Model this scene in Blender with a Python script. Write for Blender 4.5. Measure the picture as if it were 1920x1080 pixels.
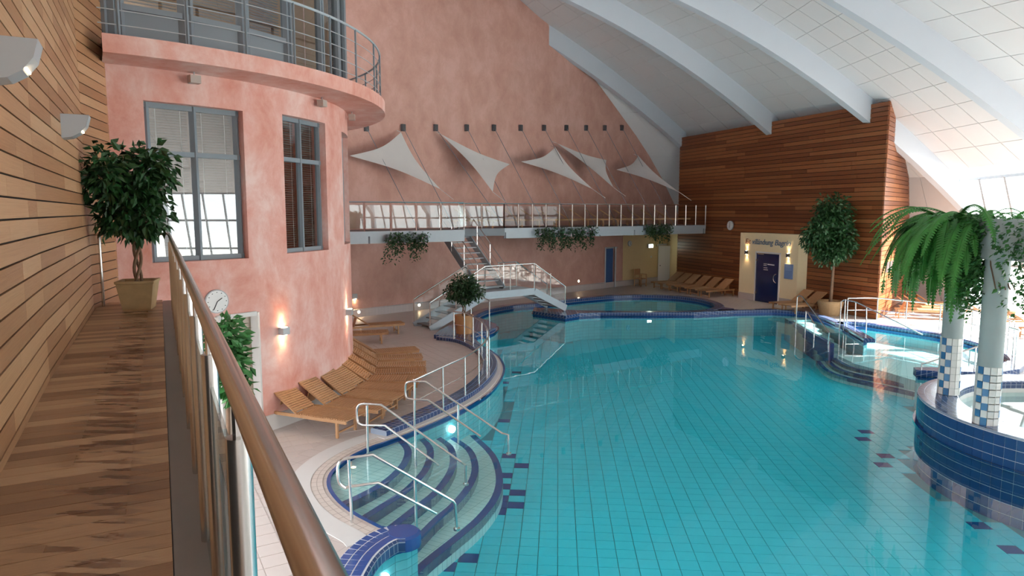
import bpy, bmesh, math, random
from mathutils import Vector, Matrix, geometry
random.seed(7)
S = bpy.context.scene
for o in list(bpy.data.objects): bpy.data.objects.remove(o)
COL = S.collection
# ---------------------------------------------------------------- camera, light, exposure
cd = bpy.data.cameras.new('camera'); cd.lens = 24; cd.sensor_width = 36; cd.clip_start = .05; cd.clip_end = 300
cam = bpy.data.objects.new('camera', cd); COL.objects.link(cam)
cam.location = (0, 0, 4.2); cam.rotation_euler = (math.pi/2 - math.atan(143/1280), 0, 0)
S.camera = cam
W = bpy.data.worlds.new('sky'); S.world = W; W.use_nodes = True
bg = W.node_tree.nodes['Background']; bg.inputs[0].default_value = (.93, .97, 1.0, 1); bg.inputs[1].default_value = 2.2
sd = bpy.data.lights.new('sun', 'SUN'); sd.energy = 11; sd.angle = .03; sd.color = (1, .95, .88)
sun = bpy.data.objects.new('sun', sd); COL.objects.link(sun)
sun.rotation_euler = Vector((-.78, .08, -.72)).to_track_quat('-Z', 'Y').to_euler()
vs = S.view_settings; vs.view_transform = 'Standard'; vs.look = 'None'; vs.gamma = 1; vs.use_curve_mapping = False; vs.exposure = 1.75
BRK = [(-5.79, 27.49, 7.49), (-4.52, 28.66, 7.63), (-3.31, 29.78, 7.76), (-2.06, 30.93, 7.9), (-0.88, 32.01, 8.03), (0.36, 33.15, 8.16),
 (1.52, 34.22, 8.29), (2.7, 35.31, 8.42), (3.81, 36.33, 8.54), (4.92, 37.35, 8.66), (5.99, 38.33, 8.78)]
RODEND = [(-3.49, 25.6), (-2.18, 26.44), (-0.27, 29.44), (0.3, 29.81), (1.52, 30.6), (2.79, 31.42), (3.95, 32.17), (5.12, 32.92), (6.2, 33.62), (7.26, 34.3),
 (8.27, 34.95)]
SAILS = [[(-6.02, 25.65, 6.26), (-4.51, 28.27, 7.41), (-2.91, 28.1, 5.11)], [(-3.03, 29.49, 7.48), (-0.1, 31.51, 6.35), (-0.82, 29.35, 5.04)],
 [(0.41, 31.57, 6.47), (2.11, 33.95, 7.34), (3.9, 33.15, 5.27)], [(2.18, 34.14, 7.56), (4.9, 35.97, 6.87), (5.05, 34.21, 5.38)],
 [(5.4, 35.88, 6.37), (6.95, 38.13, 7.26), (8.28, 34.19, 5.17)]]
PINKEDGE = [(0.12, 32.93, 13.96), (1.6, 34.3, 13.07), (2.67, 35.27, 12.39), (4.18, 36.66, 11.31), (5.49, 37.87, 10.0), (6.91, 39.18, 8.59), (8.05, 40.23, 7.31),
 (9.27, 41.35, 5.69), (10.23, 42.23, 4.1)]
H1 = [[(-2.24, 8.82, 0.51), (-2.3, 8.79, 0.58), (-2.32, 8.77, 0.68), (-2.32, 8.78, 0.82), (-2.28, 8.8, 0.9), (-2.2, 8.84, 0.92), (-1.9, 8.99, 0.91),
  (-0.86, 9.53, 0.02)],
 [(-2.24, 8.82, 0.51), (-2.2, 8.84, 0.52), (-1.84, 9.02, 0.5), (-1.09, 9.42, -0.12)], [(-2.19, 8.84, 0.9), (-2.17, 8.85, 0.0)],
 [(-1.37, 9.27, 0.45), (-1.36, 9.28, -0.3)], [(-0.86, 9.53, 0.02), (-0.83, 9.55, -0.04), (-0.81, 9.56, -0.42)]]
H2 = [[(-2.63, 11.67, 0.47), (-2.71, 11.69, 0.51), (-2.73, 11.7, 0.6), (-2.73, 11.7, 0.74), (-2.68, 11.69, 0.83), (-2.58, 11.66, 0.86),
  (-2.28, 11.59, 0.86), (-0.79, 11.22, -0.09)],
 [(-2.63, 11.67, 0.47), (-2.57, 11.66, 0.47), (-2.22, 11.58, 0.49), (-1.25, 11.34, -0.14)], [(-2.54, 11.65, 0.83), (-2.55, 11.66, -0.03)],
 [(-1.67, 11.44, 0.48), (-1.67, 11.44, -0.23)], [(-0.79, 11.22, -0.09), (-0.79, 11.22, -0.42)]]
H3 = [[(-1.89, 12.76, 0.63), (-2.01, 12.79, 0.64), (-2.05, 12.8, 0.73), (-2.04, 12.8, 0.9), (-1.99, 12.78, 0.96), (-1.9, 12.76, 0.98),
  (-1.65, 12.71, 0.99), (-0.19, 12.4, 0.08)],
 [(-1.89, 12.76, 0.63), (-1.84, 12.75, 0.63), (-1.6, 12.7, 0.63), (-0.59, 12.48, -0.01)], [(-1.86, 12.76, 0.98), (-1.88, 12.76, 0.1)],
 [(-1.02, 12.58, 0.58), (-1.02, 12.58, -0.17)], [(-0.19, 12.4, 0.08), (-0.07, 12.37, 0.06), (-0.06, 12.37, -0.3)]]
CR = [(-1.88, 12.76, 0.1), (-1.44, 13.9, 0.1), (-1.05, 14.9, 0.1), (-0.79, 15.89, 0.1), (-0.64, 16.85, 0.1), (-0.61, 17.68, 0.1), (-0.69, 18.59, 0.1),
 (-0.89, 19.75, 0.1), (-1.2, 20.71, 0.1), (-1.52, 21.5, 0.1), (-1.88, 21.77, 0.1)]
RS = [[[(10.58, 25.14, -0.07), (10.58, 25.12, 1.06), (10.56, 24.9, 1.14), (10.54, 24.62, 1.14), (10.34, 21.95, 0.28), (10.34, 21.99, -0.1)]],
 [[(10.39, 23.89, -0.07), (10.39, 23.89, 0.72), (10.37, 23.63, 0.66), (10.34, 23.06, 0.38), (10.34, 23.05, -0.07)]],
 [[(11.73, 24.13, -0.07), (11.73, 24.13, 1.01), (11.79, 24.03, 1.1), (12.02, 23.65, 1.07), (13.22, 21.67, 0.26)],
  [(11.81, 23.99, -0.01), (11.81, 23.99, 1.12)], [(12.03, 23.63, 0.02), (12.01, 23.66, 1.05)], [(12.24, 23.28, 0.04), (12.22, 23.31, 0.91)]]]
RR = [(12.2, 24.72, 0.1), (13.3, 24.72, 0.1), (13.91, 23.92, 0.1), (14.5, 22.95, 0.1), (14.69, 21.59, 0.1), (14.42, 19.59, 0.1), (14.04, 18.86, 0.1)]
DESC = [(11.46, 22.5, -0.2), (11.85, 22.5, -0.2), (13.04, 23.23, -0.1), (14.18, 23.09, 0.0)]
DARK = [(-7, -1), (-6, 0), (-6, 2), (-6, 26), (-6, 30), (-6, 37), (-6, 40), (-5, 1), (-5, 5), (-5, 26), (-5, 32), (-5, 45), (-4, 7), (-4, 8), (-4, 9),
 (-4, 11), (-4, 13), (-4, 17), (-3, 8), (-3, 10), (-3, 15), (22, 17), (23, 4), (23, 7), (23, 15), (23, 19), (23, 23), (24, 10), (24, 25), (25, 8)]
PLAMP = [(-6.23, 27.02, 0.8), (-6.16, 27.09, 0.21), (-4.01, 29.06, 0.22), (3.5, 35.98, 0.55)]
BLUEDOOR = [(5.2, 37.6, 2.27), (5.57, 37.94, 2.26), (5.23, 37.64, 0.17), (5.61, 37.98, 0.17)]
# ---------------------------------------------------------------- helpers
PI = math.pi
def V3(p): return Vector((p[0], p[1], p[2] if len(p) > 2 else 0))
def new_mat(name):
    m = bpy.data.materials.new(name); m.use_nodes = True
    nt = m.node_tree; return m, nt, nt.nodes['Principled BSDF']
def nd(nt, t, **kw):
    n = nt.nodes.new(t)
    for k, v in kw.items(): setattr(n, k, v)
    return n
def plain(name, col, rough=.5, metal=0, emit=0, vary=0, scale=8, bump=0, coat=0):
    m, nt, b = new_mat(name)
    b.inputs['Base Color'].default_value = (*col, 1); b.inputs['Roughness'].default_value = rough; b.inputs['Metallic'].default_value = metal
    if coat: b.inputs['Coat Weight'].default_value = coat
    if emit:
        b.inputs['Emission Color'].default_value = (*col, 1); b.inputs['Emission Strength'].default_value = emit
    if vary or bump:
        tc = nd(nt, 'ShaderNodeTexCoord'); no = nd(nt, 'ShaderNodeTexNoise'); no.inputs['Scale'].default_value = scale; no.inputs['Detail'].default_value = 5
        nt.links.new(tc.outputs['Object'], no.inputs['Vector'])
        if vary:
            mx = nd(nt, 'ShaderNodeMix', data_type='RGBA')
            mx.inputs[6].default_value = (*[c*(1-vary) for c in col], 1); mx.inputs[7].default_value = (*[min(1, c*(1+vary)) for c in col], 1)
            nt.links.new(no.outputs['Fac'], mx.inputs[0]); nt.links.new(mx.outputs[2], b.inputs['Base Color'])
        if bump:
            bp = nd(nt, 'ShaderNodeBump'); bp.inputs['Strength'].default_value = bump; bp.inputs['Distance'].default_value = .02
            nt.links.new(no.outputs['Fac'], bp.inputs['Height']); nt.links.new(bp.outputs[0], b.inputs['Normal'])
    return m
def ramp(nt, stops):
    r = nd(nt, 'ShaderNodeValToRGB'); e = r.color_ramp.elements
    while len(e) > 1: e.remove(e[-1])
    e[0].position, e[0].color = stops[0][0], (*stops[0][1], 1)
    for p, c in stops[1:]:
        x = e.new(p); x.color = (*c, 1)
    return r
def wood(name, stops, rough=.5, gs=(1.5, 14, 14), grain=.5, wet=False):
    """board wood: tone by Object Info random, grain along local x"""
    m, nt, b = new_mat(name); L = nt.links.new
    oi = nd(nt, 'ShaderNodeObjectInfo'); tc = nd(nt, 'ShaderNodeTexCoord'); mp = nd(nt, 'ShaderNodeMapping'); mp.inputs['Scale'].default_value = gs
    cx = nd(nt, 'ShaderNodeCombineXYZ'); mu = nd(nt, 'ShaderNodeMath', operation='MULTIPLY'); mu.inputs[1].default_value = 40
    L(oi.outputs['Random'], mu.inputs[0]); L(mu.outputs[0], cx.inputs[0]); L(mu.outputs[0], cx.inputs[2])
    L(tc.outputs['Object'], mp.inputs['Vector']); L(cx.outputs[0], mp.inputs['Location'])
    no = nd(nt, 'ShaderNodeTexNoise'); no.inputs['Scale'].default_value = 1; no.inputs['Detail'].default_value = 6; no.inputs['Roughness'].default_value = .65
    L(mp.outputs[0], no.inputs['Vector'])
    ad = nd(nt, 'ShaderNodeMath', operation='MULTIPLY_ADD'); ad.inputs[1].default_value = grain
    sc = nd(nt, 'ShaderNodeMath', operation='MULTIPLY'); sc.inputs[1].default_value = 1-grain
    L(oi.outputs['Random'], sc.inputs[0]); L(no.outputs['Fac'], ad.inputs[0]); L(sc.outputs[0], ad.inputs[2])
    r = ramp(nt, stops); L(ad.outputs[0], r.inputs[0]); col = r.outputs[0]; b.inputs['Roughness'].default_value = rough
    if wet:   # damp patches: follow world position, run on across the boards
        gp = nd(nt, 'ShaderNodeNewGeometry'); n2 = nd(nt, 'ShaderNodeTexNoise'); n2.inputs['Scale'].default_value = 1; n2.inputs['Detail'].default_value = 4
        mp2 = nd(nt, 'ShaderNodeMapping'); mp2.inputs['Rotation'].default_value = (0, 0, -.475); mp2.inputs['Scale'].default_value = (2.4, 13, 1)
        L(gp.outputs['Position'], mp2.inputs['Vector']); L(mp2.outputs[0], n2.inputs['Vector'])
        mk = ramp(nt, [(.50, (0, 0, 0)), (.55, (1, 1, 1))]); L(n2.outputs['Fac'], mk.inputs[0])
        # the wet track runs along the middle of the gangway
        dp = nd(nt, 'ShaderNodeVectorMath', operation='DOT_PRODUCT'); dp.inputs[1].default_value = (.889, .457, 0); L(gp.outputs['Position'], dp.inputs[0])
        sb = nd(nt, 'ShaderNodeMath', operation='SUBTRACT'); sb.inputs[1].default_value = -.022-.33; L(dp.outputs['Value'], sb.inputs[0])
        ab = nd(nt, 'ShaderNodeMath', operation='ABSOLUTE'); L(sb.outputs[0], ab.inputs[0])
        tr = ramp(nt, [(.08, (1, 1, 1)), (.32, (0, 0, 0))]); L(ab.outputs[0], tr.inputs[0])
        ml = nd(nt, 'ShaderNodeMath', operation='MULTIPLY'); L(mk.outputs[0], ml.inputs[0]); L(tr.outputs[0], ml.inputs[1])
        mx = nd(nt, 'ShaderNodeMix', data_type='RGBA', blend_type='MULTIPLY'); mx.inputs[7].default_value = (.40, .30, .24, 1)
        L(ml.outputs[0], mx.inputs[0]); L(col, mx.inputs[6]); col = mx.outputs[2]
        mr = nd(nt, 'ShaderNodeMapRange'); mr.inputs[3].default_value = rough; mr.inputs[4].default_value = .22; L(ml.outputs[0], mr.inputs[0]); L(mr.outputs[0], b.inputs['Roughness'])
    L(col, b.inputs['Base Color'])
    bp = nd(nt, 'ShaderNodeBump'); bp.inputs['Strength'].default_value = .25; bp.inputs['Distance'].default_value = .01
    L(no.outputs['Fac'], bp.inputs['Height']); L(bp.outputs[0], b.inputs['Normal'])
    return m
def tiled(name, c1, c2, grout, w=.12, h=.12, mortar=.006, rough=.2, coords='UV', rot=0):
    m, nt, b = new_mat(name); L = nt.links.new
    tc = nd(nt, 'ShaderNodeTexCoord'); br = nd(nt, 'ShaderNodeTexBrick'); br.offset = 0; br.squash = 1
    br.inputs['Color1'].default_value = (*c1, 1); br.inputs['Color2'].default_value = (*c2, 1); br.inputs['Mortar'].default_value = (*grout, 1)
    br.inputs['Scale'].default_value = 1; br.inputs['Brick Width'].default_value = w; br.inputs['Row Height'].default_value = h
    br.inputs['Mortar Size'].default_value = mortar; br.inputs['Mortar Smooth'].default_value = .1
    if rot:
        mp = nd(nt, 'ShaderNodeMapping'); mp.inputs['Rotation'].default_value = (0, 0, rot); L(tc.outputs[coords], mp.inputs[0]); L(mp.outputs[0], br.inputs['Vector'])
    else: L(tc.outputs[coords], br.inputs['Vector'])
    L(br.outputs['Color'], b.inputs['Base Color']); b.inputs['Roughness'].default_value = rough
    bp = nd(nt, 'ShaderNodeBump', invert=True); bp.inputs['Strength'].default_value = .4; bp.inputs['Distance'].default_value = .004
    L(br.outputs['Fac'], bp.inputs['Height']); L(bp.outputs[0], b.inputs['Normal'])
    return m
def clear(name, tint, ior, rough=.0, bump=0, bscale=1.5):
    """pane or water: clear body plus Fresnel mirror"""
    m, nt, b = new_mat(name); L = nt.links.new; nt.nodes.remove(b); out = nt.nodes['Material Output']
    tr = nd(nt, 'ShaderNodeBsdfTransparent'); tr.inputs[0].default_value = (*tint, 1)
    gl = nd(nt, 'ShaderNodeBsdfGlossy'); gl.inputs['Roughness'].default_value = rough
    fr = nd(nt, 'ShaderNodeFresnel'); ge = nd(nt, 'ShaderNodeNewGeometry')
    ex = nd(nt, 'ShaderNodeMath', operation='MULTIPLY_ADD'); ex.inputs[1].default_value = -2; ex.inputs[2].default_value = 1; L(ge.outputs['Backfacing'], ex.inputs[0])
    pw = nd(nt, 'ShaderNodeMath', operation='POWER'); pw.inputs[0].default_value = ior; L(ex.outputs[0], pw.inputs[1]); L(pw.outputs[0], fr.inputs['IOR'])   # thin sheet: same mirror from both sides
    mx = nd(nt, 'ShaderNodeMixShader')
    L(fr.outputs[0], mx.inputs[0]); L(tr.outputs[0], mx.inputs[1]); L(gl.outputs[0], mx.inputs[2]); L(mx.outputs[0], out.inputs[0])
    if bump:
        tc = nd(nt, 'ShaderNodeTexCoord'); no = nd(nt, 'ShaderNodeTexNoise'); no.inputs['Scale'].default_value = bscale; no.inputs['Detail'].default_value = 2
        bp = nd(nt, 'ShaderNodeBump'); bp.inputs['Strength'].default_value = bump; bp.inputs['Distance'].default_value = .05
        L(tc.outputs['Object'], no.inputs['Vector']); L(no.outputs['Fac'], bp.inputs['Height'])
        L(bp.outputs[0], gl.inputs['Normal']); L(bp.outputs[0], fr.inputs['Normal'])
    return m
def plaster(name, a, b_, c):
    m, nt, b = new_mat(name); L = nt.links.new
    gp = nd(nt, 'ShaderNodeTexCoord'); n1 = nd(nt, 'ShaderNodeTexNoise'); n1.inputs['Scale'].default_value = 1.3; n1.inputs['Detail'].default_value = 8; n1.inputs['Roughness'].default_value = .68; n1.inputs['Distortion'].default_value = .25
    mp = nd(nt, 'ShaderNodeMapping'); mp.inputs['Scale'].default_value = (1, 1, .75); L(gp.outputs['Object'], mp.inputs[0]); L(mp.outputs[0], n1.inputs['Vector'])
    r = ramp(nt, [(.30, a), (.5, b_), (.66, c)]); L(n1.outputs['Fac'], r.inputs[0]); L(r.outputs[0], b.inputs['Base Color']); b.inputs['Roughness'].default_value = .75
    n2 = nd(nt, 'ShaderNodeTexNoise'); n2.inputs['Scale'].default_value = 9; n2.inputs['Detail'].default_value = 6; L(gp.outputs['Object'], n2.inputs['Vector'])
    bp = nd(nt, 'ShaderNodeBump'); bp.inputs['Strength'].default_value = .25; bp.inputs['Distance'].default_value = .02; L(n2.outputs['Fac'], bp.inputs['Height']); L(bp.outputs[0], b.inputs['Normal'])
    return m
M = dict(
 pink=plaster('pink_plaster', (.68, .26, .19), (.78, .41, .35), (.86, .60, .55)),
 pinkwall=plaster('pink_wall_plaster', (.57, .31, .25), (.65, .375, .31), (.72, .44, .38)),
 yellow=plain('yellow_plaster', (.80, .62, .34), .8, vary=.06),
 cream=plain('cream_plaster', (.84, .70, .45), .8, vary=.04),
 skirting=tiled('skirting_tile', (.62, .55, .54), (.60, .53, .52), (.5, .45, .44), .15, .3, .004, .5),
 steel=plain('brushed_steel', (.72, .71, .70), .27, 1), bronze=plain('handrail_steel', (.60, .53, .48), .24, 1),
 greypaint=plain('grey_paint', (.17, .20, .23), .45), bluegrey=plain('blue_grey_steel', (.42, .48, .53), .4, vary=.05),
 darkgrey=plain('dark_grey_metal', (.07, .07, .08), .4), lampgrey=plain('lamp_grey', (.45, .47, .50), .35), white=plain('white_paint', (.80, .80, .80), .5),
 offwhite=plain('sail_cloth', (.66, .64, .63), .9, vary=.04, scale=3), ribpaint=plain('white_blue_beam_paint', (.55, .61, .68), .6, vary=.03, scale=1.5),
 panel=plain('ceiling_panel_white', (.66, .67, .69), .75, vary=.02, scale=2), gap=plain('ceiling_seam', (.35, .37, .40), .8),
 deck=tiled('deck_tile_floor', (.60, .525, .495), (.575, .505, .475), (.47, .40, .37), .3, .3, .006, .45, 'Object', math.radians(28)),
 tile=plain('deck_tile', (.60, .525, .495), .45, vary=.05, scale=5),
 whiteband=plain('white_gutter', (.70, .68, .665), .5, vary=.03), beige=tiled('beige_mosaic', (.70, .62, .57), (.67, .60, .55), (.45, .38, .34), .15, .09, .006, .4),
 mosaic=tiled('blue_mosaic', (.022, .055, .165), (.034, .078, .21), (.30, .36, .46), .12, .12, .006, .15),
 aquamosaic=tiled('aqua_mosaic', (.16, .62, .70), (.20, .68, .75), (.10, .42, .5), .25, .125, .006, .2),
 navy=plain('navy_tile', (.004, .078, .29), .15, vary=.1, scale=4), bluetile=plain('blue_glazed_tile', (.012, .060, .205), .12, vary=.12, scale=3),
 grout=plain('pale_grout', (.70, .74, .80), .7), kerbtile=plain('kerb_glazed_tile', (.030, .085, .31), .12, vary=.12, scale=3), thinglass=clear('rail_glass', (.93, .95, .94), 1.28), poolgrout=plain('pool_grout', (.02, .30, .38), .7),
 aqua=plain('aqua_tile', (.045, .74, .92), .2, vary=.05, scale=1.2), stept=tiled('step_tile', (.60, .82, .83), (.64, .85, .85), (.30, .55, .58), .25, .12, .005, .25, 'Object', .5),
 water=clear('pool_water', (.80, .985, .995), 1.33, .01, .035, 1.1), glass=clear('clear_glass', (.90, .94, .93), 1.55), tintglass=clear('window_glass', (.6, .62, .62), 2.6),
 deckwood=wood('gangway_boards', [(.1, (.17, .075, .036)), (.4, (.30, .155, .078)), (.62, (.42, .24, .13)), (.9, (.54, .345, .205))], .42, (3, 18, 18), .42, wet=True),
 wallwood=wood('left_wall_boards', [(.1, (.27, .118, .055)), (.4, (.42, .205, .100)), (.62, (.53, .290, .152)), (.9, (.63, .385, .225))], .45, (2.5, 12, 12), .55),
 redwood=wood('back_wall_boards', [(.1, (.10, .027, .009)), (.4, (.20, .060, .019)), (.62, (.29, .100, .033)), (.9, (.38, .155, .060))], .42, (6, 10, 10), .62),
 teak=wood('teak', [(.2, (.36, .18, .08)), (.5, (.50, .27, .13)), (.8, (.60, .36, .19))], .5, (6, 30, 6), .7),
 blackback=plain('dark_backing', (.018, .012, .010), .9), interior=plain('room_interior', (.24, .20, .17), .9), curtain=plain('tan_curtain', (.52, .28, .12), .8, vary=.15, scale=3),
 blind=plain('blind_slat', (.27, .245, .225), .5), tape=plain('blind_tape', (.85, .85, .84), .6),
 concrete=plain('grey_concrete', (.44, .50, .50), .75, vary=.08, scale=3, bump=.2), gutter=plain('gangway_steel_channel', (.20, .18, .175), .4, .3, vary=.15, scale=3),
 terracotta=plain('tan_pot', (.40, .26, .13), .8, vary=.2, scale=12, bump=.3), basket=plain('orange_wood_pot', (.48, .24, .10), .6, vary=.15, scale=6),
 soil=plain('soil', (.04, .025, .015), .95, vary=.3, scale=20), bark=plain('bark', (.20, .12, .075), .85, vary=.25, scale=14, bump=.4),
 leaf=plain('ficus_leaf', (.018, .072, .018), .4, vary=.5, scale=9), leaf2=plain('dark_leaf', (.025, .075, .022), .5, vary=.5, scale=7), fern=plain('fern_leaf', (.045, .24, .035), .5, vary=.4, scale=6), ivy=plain('ivy_leaf', (.05, .20, .05), .45, vary=.5, scale=9),
 flower=plain('pale_flower', (.60, .45, .55), .7), navydoor=plain('blue_glass_door', (.004, .016, .085), .12, coat=.5), bluepaint=plain('blue_door', (.05, .13, .33), .35),
 signblue=plain('sign_letter_blue', (.10, .18, .30), .5), panelblue=plain('info_panel_blue', (.16, .26, .50), .35), black=plain('black', (.01, .01, .012), .5),
 lamp=plain('warm_lamp_glow', (1.0, .72, .42), .5, emit=14), exitlight=plain('exit_sign_glow', (.85, 1.0, .85), .5, emit=5), poollamp=plain('pool_lamp_glow', (.95, 1, 1), .4, emit=2.2),
 bluecol=plain('column_tile_blue', (.05, .20, .42), .2, vary=.2, scale=3), whitecol=plain('column_tile_white', (.78, .80, .78), .25, vary=.05, scale=3),
 rear=plain('rear_bounce_plaster', (.62, .56, .52), .85),
 bounceground=plain('bounce_ground', (.55, .55, .52), .9, vary=.1, scale=2),
)
class MB:
    def __init__(s): s.v = []; s.f = []; s.uv = None
    def add(s, vs, fs):
        k = len(s.v); s.v += [tuple(v) for v in vs]; s.f += [tuple(i+k for i in f) for f in fs]; return s
    def box(s, c, size, rz=0, M4=None):
        x, y, z = [a/2 for a in size]; R = Matrix.Rotation(rz, 3, 'Z'); c = V3(c)
        vs = [c + R @ Vector((a*x, b*y, d*z)) for d in (-1, 1) for b in (-1, 1) for a in (-1, 1)]
        if M4: vs = [M4 @ v for v in vs]
        return s.add(vs, [(0, 2, 3, 1), (4, 5, 7, 6), (0, 1, 5, 4), (2, 6, 7, 3), (0, 4, 6, 2), (1, 3, 7, 5)])
    def beam(s, p, q, w, h, up=(0, 0, 1)):
        p, q = V3(p), V3(q); d = (q-p).normalized(); u = Vector(up)
        if abs(d.dot(u)) > .99: u = Vector((1, 0, 0))
        x = d.cross(u).normalized()*w/2; y = x.normalized().cross(d)*h/2
        vs = [a+i*x+j*y for a in (p, q) for i, j in ((-1, -1), (1, -1), (1, 1), (-1, 1))]
        return s.add(vs, [(3, 2, 1, 0), (4, 5, 6, 7), (0, 1, 5, 4), (1, 2, 6, 5), (2, 3, 7, 6), (3, 0, 4, 7)])
    def tube(s, pts, r, n=8, cap=True, closed=False):
        P = [V3(p) for p in pts]; k = len(s.v); N = len(P); prev = None
        rr = r if isinstance(r, (list, tuple)) else [r]*N
        for i, p in enumerate(P):
            d = (P[(i+1) % N]-P[i-1]) if closed else (P[min(i+1, N-1)]-P[max(i-1, 0)])
            d.normalize()
            if prev is None:
                u = Vector((0, 0, 1)) if abs(d.z) < .9 else Vector((1, 0, 0)); x = d.cross(u).normalized()
            else: x = (prev - d*prev.dot(d)).normalized()
            prev = x; y = d.cross(x)
            s.v += [tuple(p + rr[i]*(x*math.cos(2*PI*j/n)+y*math.sin(2*PI*j/n))) for j in range(n)]
        for i in range(N if closed else N-1):
            a, b = k+i*n, k+((i+1) % N)*n
            s.f += [(a+j, a+(j+1) % n, b+(j+1) % n, b+j) for j in range(n)]
        if cap and not closed: s.f += [tuple(k+j for j in reversed(range(n))), tuple(k+(N-1)*n+j for j in range(n))]
        return s
    def lathe(s, prof, c=(0, 0, 0), n=20, a0=0, a1=2*PI):
        k = len(s.v); full = abs(a1-a0-2*PI) < 1e-6; m = n if full else n+1
        for r, z in prof: s.v += [(c[0]+r*math.cos(a0+(a1-a0)*j/n), c[1]+r*math.sin(a0+(a1-a0)*j/n), c[2]+z) for j in range(m)]
        for i in range(len(prof)-1):
            for j in range(n):
                a, b = k+i*m+j, k+i*m+(j+1) % m
                s.f.append((a, b, b+m, a+m))
        return s
    def fan(s, pts, z=None, flip=False):
        P = [V3(p) if z is None else Vector((p[0], p[1], z)) for p in pts]
        t = geometry.tessellate_polygon([P]); k = len(s.v); s.v += [tuple(p) for p in P]
        for a, b, c in t:
            n = (P[b]-P[a]).cross(P[c]-P[a])
            s.f.append((k+a, k+b, k+c) if (n.z >= 0) != flip else (k+c, k+b, k+a))
        return s
    def prism(s, pts, z0, z1):
        n = len(pts); k = len(s.v); s.fan(pts, z1); s.fan(pts, z0, True)
        A = sum(pts[i][0]*pts[(i+1) % n][1]-pts[(i+1) % n][0]*pts[i][1] for i in range(n))
        for i in range(n):
            j = (i+1) % n; q = (k+n+i, k+n+j, k+j, k+i); s.f.append(q if A > 0 else q[::-1])
        return s
    def mesh(s, name, mat, smooth=False):
        me = bpy.data.meshes.new(name); me.from_pydata(s.v, [], s.f)
        if s.uv:
            ul = me.uv_layers.new(name='UVMap')
            for l in me.loops: ul.data[l.index].uv = s.uv[l.vertex_index]
        if mat: me.materials.append(mat)
        if smooth:
            me.polygons.foreach_set('use_smooth', [True]*len(me.polygons))
            try: me.set_sharp_from_angle(angle=math.radians(40))
            except Exception: pass
        me.update(); return me
    def build(s, name, mat, parent=None, smooth=False, world=True, kind=None):
        return link(name, s.mesh(name, mat, smooth), parent, world, kind)
def link(name, me, parent=None, world=True, kind=None, loc=None, rot=None, scale=None):
    o = bpy.data.objects.new(name, me); COL.objects.link(o)
    if parent is not None:
        o.parent = parent
        if world and '_m' in MW and parent.name in MW['_m']: o.matrix_parent_inverse = MW['_m'][parent.name].inverted()
    if loc is not None: o.location = loc
    if rot is not None: o.rotation_euler = rot
    if scale is not None: o.scale = scale
    if kind: o['kind'] = kind
    return o
MW = {'_m': {}}
def tag(o, label, cat, group=None):
    o['label'] = label; o['category'] = cat
    if group: o['group'] = group
    return o
def thing(name, label, cat, loc=(0, 0, 0), rz=0, group=None, kind=None):
    o = bpy.data.objects.new(name, None); COL.objects.link(o); o.empty_display_size = .1
    o.location = loc; o.rotation_euler = (0, 0, rz)
    MW['_m'][o.name] = Matrix.Translation(Vector(loc)) @ Matrix.Rotation(rz, 4, 'Z')
    if kind: o['kind'] = kind
    if label: tag(o, label, cat, group)
    return o
def dup(root, loc, rz, label=None, group=None):
    def cp(o, par):
        c = o.copy(); COL.objects.link(c)
        if par is not None: c.parent = par; c.matrix_parent_inverse = o.matrix_parent_inverse
        for ch in KIDS(o): cp(ch, c)
        return c
    r = cp(root, None); r.location = loc; r.rotation_euler = (0, 0, rz)
    if label: r['label'] = label
    if group: r['group'] = group
    return r
def KIDS(o): return [c for c in bpy.data.objects if c.parent == o]
def struct(o, label=None):
    o['kind'] = 'structure'
    if label: o['label'] = label
    return o
def unit(name, mat):     # unit cube, base for boards and tiles
    return MB().box((0, 0, 0), (1, 1, 1)).mesh(name, mat)
def smooth_poly(pts, n=6, closed=False):
    """Catmull-Rom through pts"""
    P = [Vector(p) for p in pts]; N = len(P); out = []
    rng = N if closed else N-1
    for i in range(rng):
        p0 = P[i-1] if (closed or i > 0) else P[0]*2-P[1]
        p1, p2 = P[i], P[(i+1) % N]
        p3 = P[(i+2) % N] if (closed or i+2 < N) else P[N-1]*2-P[N-2]
        for k in range(n):
            t = k/n
            out.append(.5*((2*p1)+(p2-p0)*t+(2*p0-5*p1+4*p2-p3)*t*t+(3*p1-p0-3*p2+p3)*t**3))
    if not closed: out.append(P[-1])
    return [tuple(p) for p in out]
def ribbon(pts, prof, closed=False):
    """sweep profile [(offset to the left, z)] along plan line; UV = (length, girth)"""
    P = [Vector((p[0], p[1])) for p in pts]; N = len(P); m = MB(); uv = []; L = 0
    g = [0]
    for a, b in zip(prof, prof[1:]): g.append(g[-1]+math.dist(a, b))
    for i, p in enumerate(P):
        if i: L += (P[i]-P[i-1]).length
        d = (P[(i+1) % N]-P[i-1]) if closed else P[min(i+1, N-1)]-P[max(i-1, 0)]
        d.normalize(); nn = Vector((-d.y, d.x))
        for (o, z), gg in zip(prof, g):
            q = p+nn*o; m.v.append((q.x, q.y, z)); uv.append((L, gg))
    k = len(prof)
    for i in range(N if closed else N-1):
        j = (i+1) % N
        m.f += [(i*k+a, i*k+a+1, j*k+a+1, j*k+a) for a in range(k-1)]
    if not closed: m.f += [tuple(range(k)), tuple((N-1)*k+a for a in reversed(range(k)))]
    m.uv = uv; return m
def inside(p, poly):
    x, y = p[0], p[1]; c = False; j = len(poly)-1
    for i in range(len(poly)):
        a, b = poly[i], poly[j]
        if (a[1] > y) != (b[1] > y) and x < (b[0]-a[0])*(y-a[1])/(b[1]-a[1])+a[0]: c = not c
        j = i
    return c
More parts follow.
